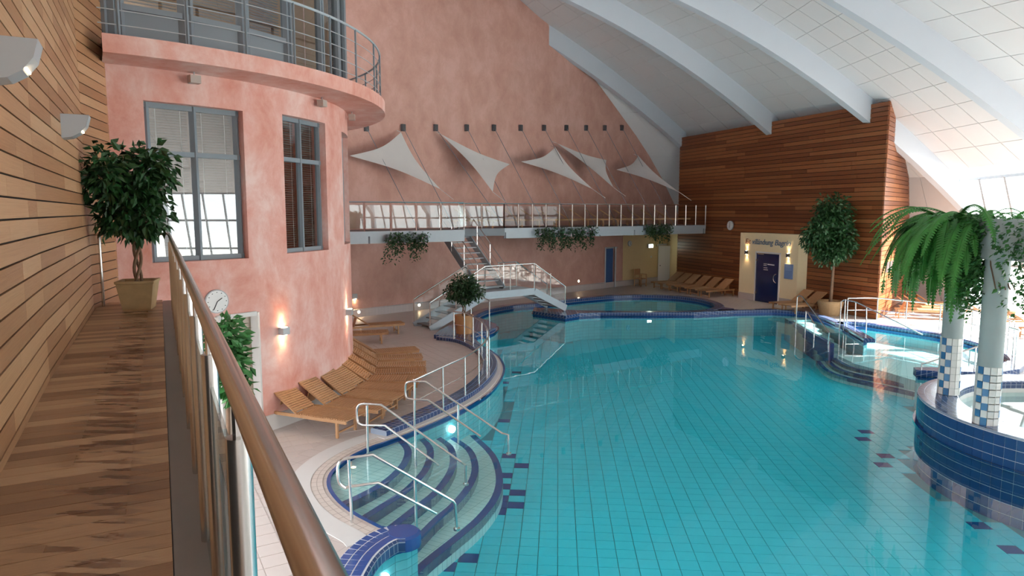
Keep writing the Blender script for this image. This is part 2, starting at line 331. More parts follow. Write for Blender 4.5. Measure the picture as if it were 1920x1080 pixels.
def dist_poly(p, poly, closed=True):
    best = 1e9; n = len(poly); P = Vector((p[0], p[1]))
    for i in range(n if closed else n-1):
        a, b = Vector(poly[i][:2]), Vector(poly[(i+1) % n][:2]); d = b-a; l = d.length_squared
        t = 0 if l == 0 else max(0, min(1, (P-a).dot(d)/l)); best = min(best, (P-a-d*t).length)
    return best
# ---------------------------------------------------------------- pool outline (plan, metres; floor z=0, water z=-.03)
WZ, PF = -.03, -.95
LEFT = [(-1.68, 3.0), (-1.68, 6.6), (-1.68, 7.5), (-1.66, 7.76), (-1.60, 8.02), (-1.47, 8.22), (-1.34, 8.30), (-1.23, 8.46), (-1.30, 8.60), (-1.50, 8.62)]
RING = [(-1.78, 8.71), (-2.17, 9.07), (-2.43, 9.37), (-2.64, 9.68), (-2.82, 10.03), (-2.93, 10.4), (-2.95, 10.8), (-2.84, 11.34), (-2.58, 11.88), (-2.31, 12.22),
        (-2.05, 12.57), (-1.72, 13.1), (-1.28, 13.84), (-.93, 14.55), (-.59, 15.45), (-.36, 16.5), (-.25, 17.6), (-.27, 18.5), (-.42, 19.55), (-.65, 20.37)]
COVE = [(-.98, 21.2), (-1.22, 22.1), (-1.15, 22.85), (-.79, 23.12), (-.57, 23.83), (-.55, 24.73), (-.91, 25.7), (-1.31, 26.34)]
BACK = [(-1.25, 27.2), (-.85, 28.3), (.07, 29.5), (1.07, 30.1), (1.96, 30.9), (3.49, 32.1), (4.96, 32.95), (6.33, 33.3), (7.75, 32.95), (8.65, 31.9), (8.95, 30.6), (8.8, 29.3), (8.1, 28.3)]
DIV = [(7.17, 27.95), (5.2, 27.9), (3.06, 28.05), (2.3, 28.25), (1.5, 28.75), (.95, 28.95), (.86, 27.9), (1.6, 27.1), (2.1, 26.62), (2.7, 27.2), (3.6, 27.5), (5.24, 27.5), (7.42, 27.55)]
FAR = [(9.36, 28.1), (10.91, 28.3), (11.75, 27.93), (12.0, 27.4), (12.05, 26.0), (11.92, 24.33), (11.58, 22.66), (11.4, 21.8)]
RPOOL = [(11.62, 22.0), (11.85, 23.2), (12.1, 24.5), (12.4, 24.95), (12.95, 24.79), (13.45, 24.0), (14.02, 22.95), (14.37, 22.2), (14.5, 21.4), (14.45, 20.4), (14.15, 19.3), (13.6, 18.35), (12.9, 17.75), (12.2, 17.5), (11.4, 17.6), (10.6, 17.55),
         (10.5, 17.3), (10.9, 17.15), (11.1, 16.4), (10.9, 15.3)]
BC, BR, BRI = (10.9, 12.15), 3.0, 2.3
BAS = [(BC[0]+BR*math.cos(a), BC[1]+BR*math.sin(a)) for a in [math.radians(98+6*i) for i in range(28)]]
POOL = LEFT + smooth_poly(RING, 3) + smooth_poly(COVE, 2) + smooth_poly(BACK, 3) + DIV + FAR + RPOOL + BAS + [(11.2, 8.0), (11.5, 3.0)]
# ---------------------------------------------------------------- floor around the pool
OUT = [(-14, 2.5), (30, 2.5), (30, 48), (-14, 48)]
fl = MB(); lp = [[Vector((*p, 0)) for p in OUT], [Vector((p[0], p[1], 0)) for p in POOL]]
flat = [v for l in lp for v in l]; fl.v = [tuple(v) for v in flat]
for t in geometry.tessellate_polygon(lp):
    a, b, c = [flat[i] for i in t]; fl.f.append(t if (b-a).cross(c-a).z > 0 else t[::-1])
floor = struct(fl.build('floor', M['deck']), 'beige pink tiled pool deck')
TC, TR = (-9.25, 15.65), 5.4
ga = math.radians(29.4); e1 = Vector((math.cos(ga), math.sin(ga))); e2 = Vector((-math.sin(ga), math.cos(ga)))
tu = MB().box((0, 0, 0), (.287, .287, .006)).mesh('floor_tile', M['tile']); cand = []
for i in range(-60, 80):
    for j in range(-10, 90):
        c = e1*(i+.5)*.3 + e2*(j+.5)*.3
        if not (-6 < c.x < 0 and 6.5 < c.y < 24): continue
        if inside(c, POOL) or dist_poly(c, POOL) < (.95 if c.y < 13 else 1.05) or math.dist(c, TC) < TR+.3: continue
        if c.x < -.44*c.y-.0: continue
        cand.append((c.length, c))
cand.sort(key=lambda t: t[0])
for _, c in cand[:300]: link('tile', tu, floor, loc=(c.x, c.y, .003), rot=(0, 0, ga))
# pool shell
pool = thing('trim_1', None, None, kind='structure'); pool['label'] = 'turquoise tiled main pool basin with navy waterline'
m = ribbon(POOL+[POOL[0]], [(0, PF-.02), (0, -.12)]); m.build('basin_wall', M['aquamosaic'], pool)
m = ribbon(POOL+[POOL[0]], [(0, -.12), (0, 0.0), (-.06, .004)]); m.build('waterline_band', M['navy'], pool)
bed = MB().fan(POOL, PF-.012).build('basin_floor', M['poolgrout'], pool)
pa = math.radians(3.84); q1 = Vector((math.cos(pa), -math.sin(pa))); q2 = Vector((math.sin(pa), math.cos(pa))); qo = Vector((.649, 9.197)); TW, TH = .295, .27
tl = {k: MB().box((0, 0, 0), (TW-.010, TH-.010, .02)).mesh('pool_tile', M[k]) for k in ('aqua', 'navy')}
cand = []
dark = set(DARK)
for i in range(-14, 60):
    for j in range(-24, 92):
        c = qo + q1*(i+.5)*TW + q2*(j+.5)*TH
        if not inside(c, POOL): continue
        if not all(inside(c+q1*a*TW*.5+q2*b*TH*.5, POOL) for a in (-1, 1) for b in (-1, 1)): continue
        d = (c.y > 5.5 and c.x < .76*c.y and c.x > -.3*c.y)
        cand.append((c.length if d else 99+c.length, c, (i, j) in dark))
cand.sort(key=lambda t: t[0])
rest = {True: MB(), False: MB()}
for n, (_, c, dk) in enumerate(cand):
    if n < 300: link('tile', tl['navy' if dk else 'aqua'], pool, loc=(c.x, c.y, PF), rot=(0, 0, -pa))
    else: rest[dk].box((c.x, c.y, PF), (TW-.010, TH-.010, .02), -pa)
rest[False].build('aqua_tiles', M['aqua'], pool, kind='stuff'); rest[True].build('navy_tiles', M['navy'], pool, kind='stuff')
# semicircular entry steps
ARCS = [[(-2.06, 12.57), (-1.83, 12.01), (-1.78, 11.45), (-1.84, 10.96), (-1.97, 10.49), (-2.19, 10.05), (-2.49, 9.6)],
        [(-1.73, 13.08), (-1.49, 12.49), (-1.42, 11.8), (-1.46, 11.2), (-1.63, 10.51), (-1.85, 10.02), (-2.2, 9.3)],
        [(-1.50, 13.6), (-1.16, 12.98), (-1.02, 12.2), (-1.04, 11.5), (-1.19, 10.76), (-1.43, 10.16), (-1.87, 9.1)],
        [(-1.24, 14.0), (-.80, 13.2), (-.62, 12.24), (-.67, 11.4), (-.88, 10.59), (-1.14, 9.95), (-1.5, 8.8)],
        [(-.80, 14.5), (-.34, 13.3), (-.17, 12.15), (-.22, 11.23), (-.46, 10.4), (-.80, 9.68), (-1.1, 9.1), (-1.32, 8.6)]]
rg = [(-1.5, 8.6)] + RING[:14]
for i, a in enumerate(ARCS):
    z = -.10-.14*i; arc = smooth_poly(a, 4)
    k0 = min(range(len(rg)), key=lambda k: math.dist(rg[k], arc[-1])); k1 = min(range(len(rg)), key=lambda k: math.dist(rg[k], arc[0]))
    poly = arc + rg[k0:k1+1]
    o = MB().prism(poly, PF if i == 4 else z-.15, z).build('step', M['stept'], pool)
    ribbon(arc, [(0, z-.14), (0, z+.004), (-.13, z+.004), (-.13, z-.02)]).build('step_nosing', M['navy'], pool)
# stair and round steps towards the right pool
for i in range(9):
    t0, t1 = i/9, (i+1)/9; lp0 = Vector((11.0, 27.2)).lerp(Vector((10.35, 21.9)), t0); lp1 = Vector((11.0, 27.2)).lerp(Vector((10.35, 21.9)), t1)
    r0 = Vector((11.95, 27.4)).lerp(Vector((11.4, 21.9)), t0); r1 = Vector((11.95, 27.4)).lerp(Vector((11.4, 21.9)), t1)
    MB().prism([lp0, lp1, r1, r0], PF, -.06-.085*i).build('stair_step', M['stept'], pool)
ribbon([(11.0, 27.2), (10.35, 21.9)], [(0, PF), (0, -.07), (.14, -.07), (.14, PF)]).build('stair_cheek', M['navy'], pool)
MB().prism([(11.5, 22.0), (11.85, 23.2), (12.1, 24.5), (12.4, 24.95), (12.95, 24.79), (13.45, 24.0), (14.02, 22.95), (14.37, 22.2), (14.5, 21.4), (14.45, 20.4), (14.15, 19.3), (13.6, 18.35), (12.9, 17.75), (12.2, 17.5), (11.4, 17.6), (10.9, 19.6), (10.55, 20.6), (10.6, 21.9)], PF, -.45).build('shallow_floor', M['stept'], pool)
for i, a in enumerate([[(10.16, 22.4), (9.84, 21.06), (9.95, 20.2), (10.4, 19.4), (11.2, 18.0)], [(10.3, 22.0), (10.1, 21.0), (10.2, 20.3), (10.6, 19.6), (11.4, 18.4)], [(10.45, 21.9), (10.36, 21.0), (10.42, 20.5), (10.75, 19.95), (11.5, 18.9)]]):
    a = smooth_poly(a, 4); z = -.75+.1*i
    MB().prism(a+[(11.6, 18.5), (11.5, 22.0)], PF, z).build('round_step', M['stept'], pool)
    ribbon(a, [(0, z-.1), (0, z+.004), (.13, z+.004), (.13, z-.02)]).build('step_nosing', M['navy'], pool)
for p, rx in (((-1.62, 8.05, -.33), 0), ((-1.27, 13.82, -.3), 0)):
    d = Vector((.75, -.66, 0)) if p[1] < 20 else Vector((0, -1, 0)); c = Vector(p)+d*.04
    MB().tube([c-d*.06, c+d*.02], .075, 16).build('pool_lamp', M['poollamp'], pool)
wat = MB().fan(POOL, WZ).build('water', M['water']); struct(wat, 'clear turquoise pool water')
# bands and curbs round the pool
ring = smooth_poly([(-1.5, 8.62)]+RING[:12], 4)
trim = thing('trim_2', None, None, kind='structure'); trim['label'] = 'white gutter band and blue mosaic kerb round the pool'
ribbon(ring, [(.06, .004), (.06, .008), (.24, .008), (.24, .004)]).build('beige_band', M['beige'], trim)
ribbon(smooth_poly([(-1.62, 8.5)]+RING[:12], 4), [(.24, .004), (.24, .014), (.56, .014), (.56, .004)]).build('white_band', M['whiteband'], trim)
ribbon(smooth_poly(RING[9:], 4), [(.05, .004), (.05, .02), (.27, .02), (.27, .004)]).build('white_band', M['whiteband'], trim)
LC = [(-2.52, 12.5), (-1.97, 13.4), (-1.52, 14.25), (-1.12, 15.15), (-.84, 16.1), (-.66, 17.1), (-.59, 18.1), (-.68, 19.1), (-.90, 20.1), (-1.25, 21.1), (-1.75, 21.9), (-2.4, 22.3)]
KP = lambda w, h: [(-w/2, 0), (-w/2, h-.03), (-w/2+.03, h), (w/2-.03, h), (w/2, h-.03), (w/2, 0)]
ribbon(smooth_poly(LC, 5), KP(.40, .12)).build('kerb', M['mosaic'], trim)
pl = [(-1.0, 20.6), (-1.22, 21.6), (-1.38, 22.2), (-1.2, 22.95), (-.82, 23.2), (-.66, 23.85), (-.64, 24.7), (-.98, 25.6), (-1.4, 26.3), (-1.9, 26.2), (-2.2, 24.6), (-2.5, 23.3), (-2.6, 22.4), (-1.9, 22.2), (-1.4, 21.5)]
m = MB().prism(pl, 0, .13); m.uv = [(v[0], v[1]) for v in m.v]; m.build('kerb_platform', M['mosaic'], trim)
ribbon([(-.95, 20.9), (-1.22, 21.9), (-1.2, 22.95), (-.8, 23.13), (-.58, 23.83), (-.56, 24.73), (-.92, 25.7), (-1.32, 26.34)], [(0, -.03), (0, .1), (.1, .13), (.1, 0)]).build('kerb_edge', M['mosaic'], trim)
ribbon(smooth_poly([(-1.45, 26.5)]+[(x-.02, y+.02) for x, y in BACK], 3), [(0, 0), (0, .11), (.04, .14), (.38, .14), (.42, .1), (.42, 0)]).build('kerb', M['mosaic'], trim)
m = MB().prism([(8.2, 28.35)]+DIV+[(9.2, 28.05), (9.4, 28.6), (8.9, 29.2)], -.02, .13); m.uv = [(v[0], v[1]+v[2]) for v in m.v]; m.build('kerb_divider', M['mosaic'], trim)
ribbon([(8.6, 28.0)]+FAR, [(-.0, -.03), (0, .1), (.04, .13), (.30, .13), (.34, .1), (.34, 0)]).build('kerb', M['mosaic'], trim)
ribbon(smooth_poly(RPOOL[2:13], 3), [(0, -.03), (0, .1), (.04, .13), (.30, .13), (.34, .1), (.34, 0)]).build('kerb', M['mosaic'], trim)
m = MB().prism([(10.45, 17.3), (10.9, 17.15), (11.5, 17.1), (12.3, 17.0), (13.2, 17.4), (13.9, 18.1), (13.6, 18.4), (12.9, 17.78), (12.2, 17.5), (11.4, 17.6), (10.55, 17.6)], -.05, .14); m.uv = [(v[0], v[1]+v[2]) for v in m.v]; m.build('kerb', M['mosaic'], trim)
# near kerb with its tiles one by one
kc = [(-2.0, 3.0), (-1.98, 5.5), (-1.96, 7.0), (-1.93, 7.6), (-1.86, 7.95), (-1.72, 8.25), (-1.55, 8.42), (-1.38, 8.45)]
kc = smooth_poly(kc, 10)
ribbon(kc, [(-.27, .02), (-.27, .113), (.12, .113), (.13, 0)]).build('kerb_core', M['grout'], trim)
ribbon(kc, [(-.31, -.04), (-.305, .08), (-.272, .112), (-.26, .09)]).build('kerb_nose', M['mosaic'], trim)
MB().lathe([(0, .122), (.19, .122), (.225, .095), (.23, .0), (.23, -.06)], (-1.40, 8.38, 0), 20).build('kerb_end', M['kerbtile'], trim)
s_acc = 0; pts = [Vector(p) for p in kc]; cum = [0]
for a, b in zip(pts, pts[1:]): cum.append(cum[-1]+(b-a).length)
def at_len(s):
    for i in range(len(cum)-1):
        if cum[i+1] >= s:
            t = (s-cum[i])/max(1e-6, cum[i+1]-cum[i]); return pts[i].lerp(pts[i+1], t), (pts[i+1]-pts[i]).normalized()
    return pts[-1], (pts[-1]-pts[-2]).normalized()
kt = MB().box((0, 0, 0), (.102, .106, .024)).mesh('kerb_tile', M['kerbtile']); s = cum[-1]-.16
while s > 3.2:
    p, d = at_len(s); n = Vector((-d.y, d.x))
    for o in (.06, -.065, -.19):
        q = p+n*o; link('tile', kt, trim, loc=(q.x, q.y, .106), rot=(0, 0, math.atan2(d.y, d.x)))
    s -= .118
# ---------------------------------------------------------------- raised round basin on the right
bas = thing('whirlpool_basin', 'raised round whirlpool basin clad in blue square tiles below the columns', 'basin', (BC[0], BC[1], 0))
RZ = .55
MB().lathe([(BR+.002, PF), (BR+.002, RZ-.03)], (*BC, 0), 96).build('basin_wall', M['grout'], bas)
m = MB().lathe([(BR+.004, RZ-.035), (BR, RZ), (BRI+.1, RZ+.005), (BRI, RZ-.02)], (*BC, 0), 96)
m.uv = [(math.atan2(v[1]-BC[1], v[0]-BC[0])*2.9, math.hypot(v[0]-BC[0], v[1]-BC[1])) for v in m.v]; m.build('basin_rim', M['mosaic'], bas, smooth=True)
m = MB().lathe([(BRI, RZ-.02), (BRI, RZ-.15)], (*BC, 0), 72); m.uv = [(math.atan2(v[1]-BC[1], v[0]-BC[0])*2.3, v[2]) for v in m.v]; m.build('inner_band', M['mosaic'], bas)
m = MB().lathe([(BRI, RZ-.15), (BRI, -.3), (0, -.35)], (*BC, 0), 72); m.uv = [(math.atan2(v[1]-BC[1], v[0]-BC[0])*2.3, v[2]) for v in m.v]; m.build('inner_wall', M['whitecol'], bas)
bt = MB().box((0, 0, 0), (.012, .172, .178)).mesh('basin_tile', M['bluetile']); nT = 106
for r in range(3):
    for k in range(nT):
        a = 2*PI*(k+.5)/nT
        if math.radians(95) < a < math.radians(262): link('tile', bt, bas, world=True, loc=(BC[0]+BR*math.cos(a), BC[1]+BR*math.sin(a), .415-.187*r), rot=(0, 0, a))
m = MB()
for r in range(3, 8):
    for k in range(nT):
        a = 2*PI*(k+.5)/nT
        if math.radians(95) < a < math.radians(262): m.box((BC[0]+BR*math.cos(a), BC[1]+BR*math.sin(a), .415-.187*r), (.012, .172, .178), a)
m.build('lower_tiles', M['bluetile'], bas, kind='stuff')
MB().lathe([(0, RZ-.24), (BRI-.01, RZ-.24)], (*BC, 0), 60).build('basin_water', M['water'], bas)
# ---------------------------------------------------------------- pink wall, yellow nook, wood wall
PA, PD, PN = Vector((-5.85, 27.44)), Vector((.736, .677)), Vector((.677, -.736))
def onp(t, off=0, z=0): p = PA+PD*t+PN*off; return Vector((p.x, p.y, z))
def tof(p): return (Vector(p[:2])-PA).dot(PD)
edge = [(tof(p), p[2]) for p in PINKEDGE]
prof = [(-16, 0), (27, 0)] + [(26, -.0), (24.3, 2.0)] + [(t, z) for t, z in reversed(edge)] + [(3, 16.2), (-2, 17.5), (-16, 17.5)]
prof = [(-16, 0), (24.8, 0), (24.0, 2.2)] + [(t, z+(.1 if k < 6 else .4)) for k, (t, z) in enumerate(reversed(edge))] + [(3, 16.2), (-2, 17.5), (-16, 17.5)]
def pinkmesh(pr, off, th):
    A = [onp(t, off, z) for t, z in pr]; n = len(A); m = MB()
    tri = geometry.tessellate_polygon([[Vector((t, z, 0)) for t, z in pr]])
    m.v = [tuple(p) for p in A]+[tuple(p-Vector((PN.x, PN.y, 0))*th) for p in A]
    for a, b, c in tri: m.f += [(a, b, c), (c+n, b+n, a+n)]
    m.f += [(i, (i+1) % n, (i+1) % n+n, i+n) for i in range(n)]
    bm = bmesh.new(); me = bpy.data.meshes.new('t'); me.from_pydata(m.v, [], m.f); bm.from_mesh(me); bmesh.ops.recalc_face_normals(bm, faces=bm.faces)
    m.v = [tuple(v.co) for v in bm.verts]; bm.verts.index_update(); m.f = [tuple(v.index for v in f.verts) for f in bm.faces]; bm.free(); return m
struct(pinkmesh(prof, 0, .3).build('wall_back', M['pinkwall']), 'tall pink plastered end wall behind the gallery')
struct(pinkmesh([(16.45, .32), (21.6, .32), (21.6, 3.3), (16.45, 3.3)], .03, .02).build('wall_nook', M['yellow']), 'yellow plastered wall strip under the gallery')
b = ribbon([onp(-9, .06)[:2], onp(21.2, .06)[:2]], [(0, .0), (0, .30), (.05, .33)]); b.build('baseboard_back', M['skirting']); struct(bpy.data.objects['baseboard_back'], 'grey tile skirting along the pink wall')
WA, WB = Vector((9.5, 39.3)), Vector((14.28, 26.41)); WD = (WB-WA).normalized(); WN = Vector((WD.y, -WD.x)); WL = (WB-WA).length     # WN faces the pool
if WN.x > 0: WN = -WN
WT = 8.38
olive = MB().beam((9.52, 41.75, 1.7), (9.6, 39.45, 1.7), .12, 3.4); struct(olive.build('wall_return', M['yellow']), 'short yellow return wall beside the white door')
woodw = struct(MB().prism([WA-WN*.05, WB-WN*.05-WD*.06, WB-WN*.3-WD*.35, WA-WN*.3], 0, WT-.05).build('wall_wood', M['blackback']), 'reddish timber clad wall of the far block')
bu = unit('board', M['redwood']); pitch = .178; rz = math.atan2(WD.y, WD.x)
for r in range(int(WT/pitch)):
    z = pitch*(r+.5); x = 0; cuts = [0]
    while x < WL: x += random.choice((2.4, 3.2, 4.1, 5.0)); cuts.append(min(x, WL))
    if cuts[-1]-cuts[-2] < .5: cuts.pop(-2)
    for a, b2 in zip(cuts, cuts[1:]):
        c = WA+WD*(a+b2)/2-WN*.03
        link('board', bu, woodw, loc=(c.x, c.y, z), rot=(0, 0, rz), scale=(b2-a-.006, .04, pitch-.022))
SA = WB; SB = Vector((22.2, 36.2)); SDv = (SB-SA).normalized(); SN = Vector((SDv.y, -SDv.x)); SL = (SB-SA).length
def side_len(z):    # the vault cuts the side wall off
    for (z0, l0), (z1, l1) in zip(SIDE, SIDE[1:]):
        if z0 <= z <= z1: return l0+(l1-l0)*(z-z0)/(z1-z0)
    return SIDE[-1][1]
SIDE = [(0, 9.0), (2.3, 8.3), (4.1, 7.1), (5.5, 5.75), (6.6, 4.75), (6.85, 3.95), (7.05, 3.1), (7.75, 2.95), (8.4, .4)]
sv = [(.3, 0)]+[(l, z) for z, l in SIDE]+[(.3, 8.3)]
m = MB(); A = [Vector((SA.x+SDv.x*l-SN.x*.05, SA.y+SDv.y*l-SN.y*.05, z)) for l, z in sv]; n = len(A)
m.v = [tuple(p) for p in A]+[(p.x-SN.x*.3, p.y-SN.y*.3, p.z) for p in A]
for t in geometry.tessellate_polygon([[Vector((l, z, 0)) for l, z in sv]]): m.f += [t, tuple(i+n for i in t[::-1])]
m.f += [(i, (i+1) % n, (i+1) % n+n, i+n) for i in range(n)]
woods = struct(m.build('wall_wood_side', M['blackback']), 'sunlit timber clad side of the far block')
for r in range(int(WT/pitch)):
    z = pitch*(r+.5); L = side_len(z+pitch*.4); cuts = [0, L] if L < 3 else [0, L*random.uniform(.35, .65), L]
    for a, b2 in zip(cuts, cuts[1:]):
        c = SA+SDv*(a+b2)/2-SN*.03
        link('board', bu, woods, loc=(c.x, c.y, z), rot=(0, 0, math.atan2(SDv.y, SDv.x)), scale=(b2-a-.006, .04, pitch-.022))
# ---------------------------------------------------------------- vault: ribs and panelled ceiling
RIB = {1: ((9.41, 39.25), 59, (-.01136, -.5896, 7.928), 0), 2: ((11.97, 32.52), 68, (-.0153, -.6164, 7.8157), 0), 3: ((13.93, 27.38), 77, (-.01703, -.6299, 7.68), 0),
       4: ((16.03, 21.78), 84, (-.01345, -.66656, 6.555), -1.8), 5: ((18.0, 16.2), 90, (-.01345, -.66656, 6.3), -1.8), 6: ((19.4, 10.4), 95, (-.01345, -.66656, 6.2), -1.8), 7: ((20.2, 4.4), 96, (-.01345, -.66656, 6.2), -1.8), 8: ((20.4, -1.6), 96, (-.01345, -.66656, 6.2), -1.8), 9: ((20.4, -8.0), 96, (-.01345, -.66656, 6.2), -1.8)}  # rearmost ribs are out of view, added to keep open sky off the deck
def rp(k, s, up=0):
    L, a, (c2, c1, c0), sh = RIB[k]; a = math.radians(a); s += sh
    z = c2*s*s+c1*s+c0
    return Vector((L[0]+math.sin(a)*s, L[1]+math.cos(a)*s, z+up))
def rib(k, s0, s1, foot):
    a = math.radians(RIB[k][1]); nn = Vector((math.cos(a), -math.sin(a), 0))*.17; N = 26
    S_ = [s0+(s1-s0)*i/N for i in range(N+1)]; lo = [rp(k, s) for s in S_]; hi = [rp(k, s, 1.0) for s in S_]
    if foot:
        u = Vector((math.sin(a), math.cos(a), 0))
        lo += [Vector((lo[-1].x, lo[-1].y, 0))+u*.5]; hi += [Vector((hi[-1].x, hi[-1].y, 0))+u*1.15]
    m = MB(); n = len(lo)
    for p, q in zip(lo, hi): m.v += [tuple(p-nn), tuple(p+nn), tuple(q+nn), tuple(q-nn)]
    for i in range(n-1): m.f += [(4*i+a_, 4*i+(a_+1) % 4, 4*i+4+(a_+1) % 4, 4*i+4+a_) for a_ in range(4)]
    m.f += [(3, 2, 1, 0), tuple(4*(n-1)+i for i in range(4))]; return m
RL = {1: 'short arched white roof rib that dies into the pink wall', 2: 'arched white roof rib landing midway along the timber wall', 3: 'arched white roof rib piercing the corner of the timber block',
      4: 'wide arched white roof rib crossing in front of the skylight'}
for k in range(1, 10):
    o = rib(k, -9.15 if k == 1 else -27, .4 if k < 3 else 4.9, k > 2).build('trim_%d' % (k+2), M['ribpaint']); struct(o, RL.get(k) if k < 5 else None)
ceil = thing('ceiling', None, None, kind='structure'); ceil['label'] = 'white panelled barrel vault'
UP = .97
def lerpP(c, t):
    n = len(c)-1; i = min(int(t*n), n-1); return c[i].lerp(c[i+1], t*n-i)
npan = [0]
def bay(cA, cB, ns, nw, parts):
    m = MB(); N = len(cA)
    for a, b in zip(cA, cB): m.v += [tuple(a+Vector((0, 0, .05))), tuple(b+Vector((0, 0, .05))), tuple(b+Vector((0, 0, .2))), tuple(a+Vector((0, 0, .2)))]
    for i in range(N-1): m.f += [(4*i, 4*i+1, 4*i+5, 4*i+4), (4*i+3, 4*i+7, 4*i+6, 4*i+2)]
    m.build('ceiling_backing', M['gap'], ceil); st = MB()
    for i in range(ns):
        for j in range(nw):
            e = .004; t0, t1 = (i+.010)/ns, (i+.990)/ns; w0, w1 = j/nw+e/2, (j+1)/nw-e/2
            q = [lerpP(cA, t).lerp(lerpP(cB, t), w) for t, w in ((t0, w0), (t0, w1), (t1, w1), (t1, w0))]
            p = MB() if parts(i) and npan[0] < 300 else st
            p.add([tuple(v+Vector((0, 0, d))) for d in (0, .045) for v in q], [(0, 3, 2, 1), (4, 5, 6, 7), (0, 1, 5, 4), (1, 2, 6, 5), (2, 3, 7, 6), (3, 0, 4, 7)])
            if p is not st: p.build('panel', M['panel'], ceil); npan[0] += 1
    if st.v: st.build('further_panels', M['panel'], ceil, kind='stuff')
ss = [-27.5+i*.75 for i in range(44)]; ss = [s for s in ss if s <= 4.5]; sh = [s for s in ss if s <= 3.6]
def ftp(k):
    u = math.radians(RIB[k][1]); p = rp(k, 4.5, UP); return [p, Vector((p.x+math.sin(u)*.9, p.y+math.cos(u)*.9, p.z*.5)), Vector((p.x+math.sin(u)*1.5, p.y+math.cos(u)*1.5, 0))]
# bay between pink wall / first rib and second rib
pe = [Vector(p)+Vector((0, 0, .24 if i < 2 else (.12 if i == 2 else -.02))) for i, p in enumerate(PINKEDGE)]
cA = []
for s in sh:
    if s >= -9.1: cA.append(rp(1, s, UP))
    else:
        k_ = -(s+9.1)/2.1; cA.append(pe[1]+(pe[0]-pe[1])*k_-Vector((0, 0, .045*k_*k_)))
bay(cA+[rp(1, 7, UP), rp(1, 12, UP)], [rp(2, s, UP) for s in sh]+ftp(2)[1:], 34, 4, lambda i: 15 < i < 29)
lower = pe[1:9]+[Vector((11.0, 42.95, 2.2)), Vector((11.7, 43.6, -.05))]
r1 = [rp(1, s, UP) for s in (-9.1, -7, -4.5, -2, .5, 2.6, 5, 7.2, 9.6, 12)]
bay(lower, r1, 11, 3, lambda i: True)

bay([rp(2, s, UP) for s in ss]+ftp(2), [rp(3, s, UP) for s in ss]+ftp(3), 38, 4, lambda i: 15 < i)
bay([rp(3, s, UP) for s in ss], [rp(4, s, UP) for s in ss], 34, 5, lambda i: i > 14)
sl = [-27+i*.75 for i in range(43)]; sl = [s for s in sl if s <= 4.5]
for ka in (4, 5, 6, 7, 8): bay([rp(ka, s, UP) for s in sl], [rp(ka+1, s, UP) for s in sl], 34, 5, lambda i: ka == 4 and i > 14)
# glazed skirt of the vault down to the floor on the right
for k, (ka, kb) in enumerate(((3, 4), (4, 5), (5, 6), (6, 7), (7, 8))):
    a0, b0 = rp(ka, 4.5, UP), rp(kb, 4.5, UP); ua = Vector((math.sin(math.radians(RIB[ka][1])), math.cos(math.radians(RIB[ka][1])), 0)); ub = Vector((math.sin(math.radians(RIB[kb][1])), math.cos(math.radians(RIB[kb][1])), 0))
    a1 = Vector((a0.x, a0.y, 0))+ua*1.9; b1 = Vector((b0.x, b0.y, 0))+ub*1.9
    w = thing('window_%d' % (k+5), None, None, kind='structure')
    if k == 0: w['label'] = 'bright sloping skylight glazing between the roof ribs on the right'
    m = MB().add([a0, b0, b1, a1], [(0, 1, 2, 3)]); m.build('pane', M['glass'], w)
    for i in range(6): MB().beam(a0.lerp(b0, i/5), a1.lerp(b1, i/5), .09, .14).build('mullion', M['bluegrey'], w)
    for t in (0, .30, .62, 1): MB().beam(a0.lerp(a1, t), b0.lerp(b1, t), .09, .12).build('transom', M['bluegrey'], w)
struct(MB().box((6.5, -5.2, 7.2), (32, .3, 14.8)).build('wall_rear_added', M['rear']), 'unseen pale wall added behind the gangway to cut rear daylight')  # out of view: added to shut off daylight from behind and bounce some back
gm = MB()
for x0, x1, y0, y1 in ((-80, 120, -60, 2.4), (30.1, 120, 2.4, 48), (-80, -14.1, 2.4, 48), (-80, 120, 48.1, 110)): gm.box(((x0+x1)/2, (y0+y1)/2, -.2), (x1-x0, y1-y0, .1))
g = gm.build('ground', M['bounceground']); struct(g, 'unseen pale ground added outside the hall to bounce skylight')  # unseen ground, added pale so it throws skylight up to the ceiling
# ---------------------------------------------------------------- round pink tower
def tp(phi, z, R=TR): a = math.radians(phi); return Vector((TC[0]+R*math.cos(a), TC[1]-R*math.sin(a), z))
tower = thing('wall_tower', None, None, kind='structure'); tower['label'] = 'round pink plastered tower with grey framed windows'
OPEN = [(35.2, 52.8, 3.35, 6.0), (10.4, 25.7, 3.39, 6.05), (-15.5, -.7, 3.45, 6.0), (34.2, 42.5, 0, 2.32)]
ph = sorted(set([-95+i*2.5 for i in range(62)]+[59.0]+[v for o in OPEN for v in o[:2]])); zs = sorted(set([0, 1.2, 2.6, 4.2, 5.2, 6.6]+[v for o in OPEN for v in o[2:]]))
ph = [p for p in ph if p <= 59.0]
m = MB(); idx = {}; D_ = .24
def vid(i, j, k):
    if (i, j, k) not in idx: idx[(i, j, k)] = len(m.v); m.v.append(tuple(tp(ph[i], zs[j], TR-(D_ if k else 0))))
    return idx[(i, j, k)]
hole = lambda i, j: any(o[0] <= (ph[i]+ph[i+1])/2 <= o[1] and o[2] <= (zs[j]+zs[j+1])/2 <= o[3] for o in OPEN) if 0 <= i < len(ph)-1 and 0 <= j < len(zs)-1 else None
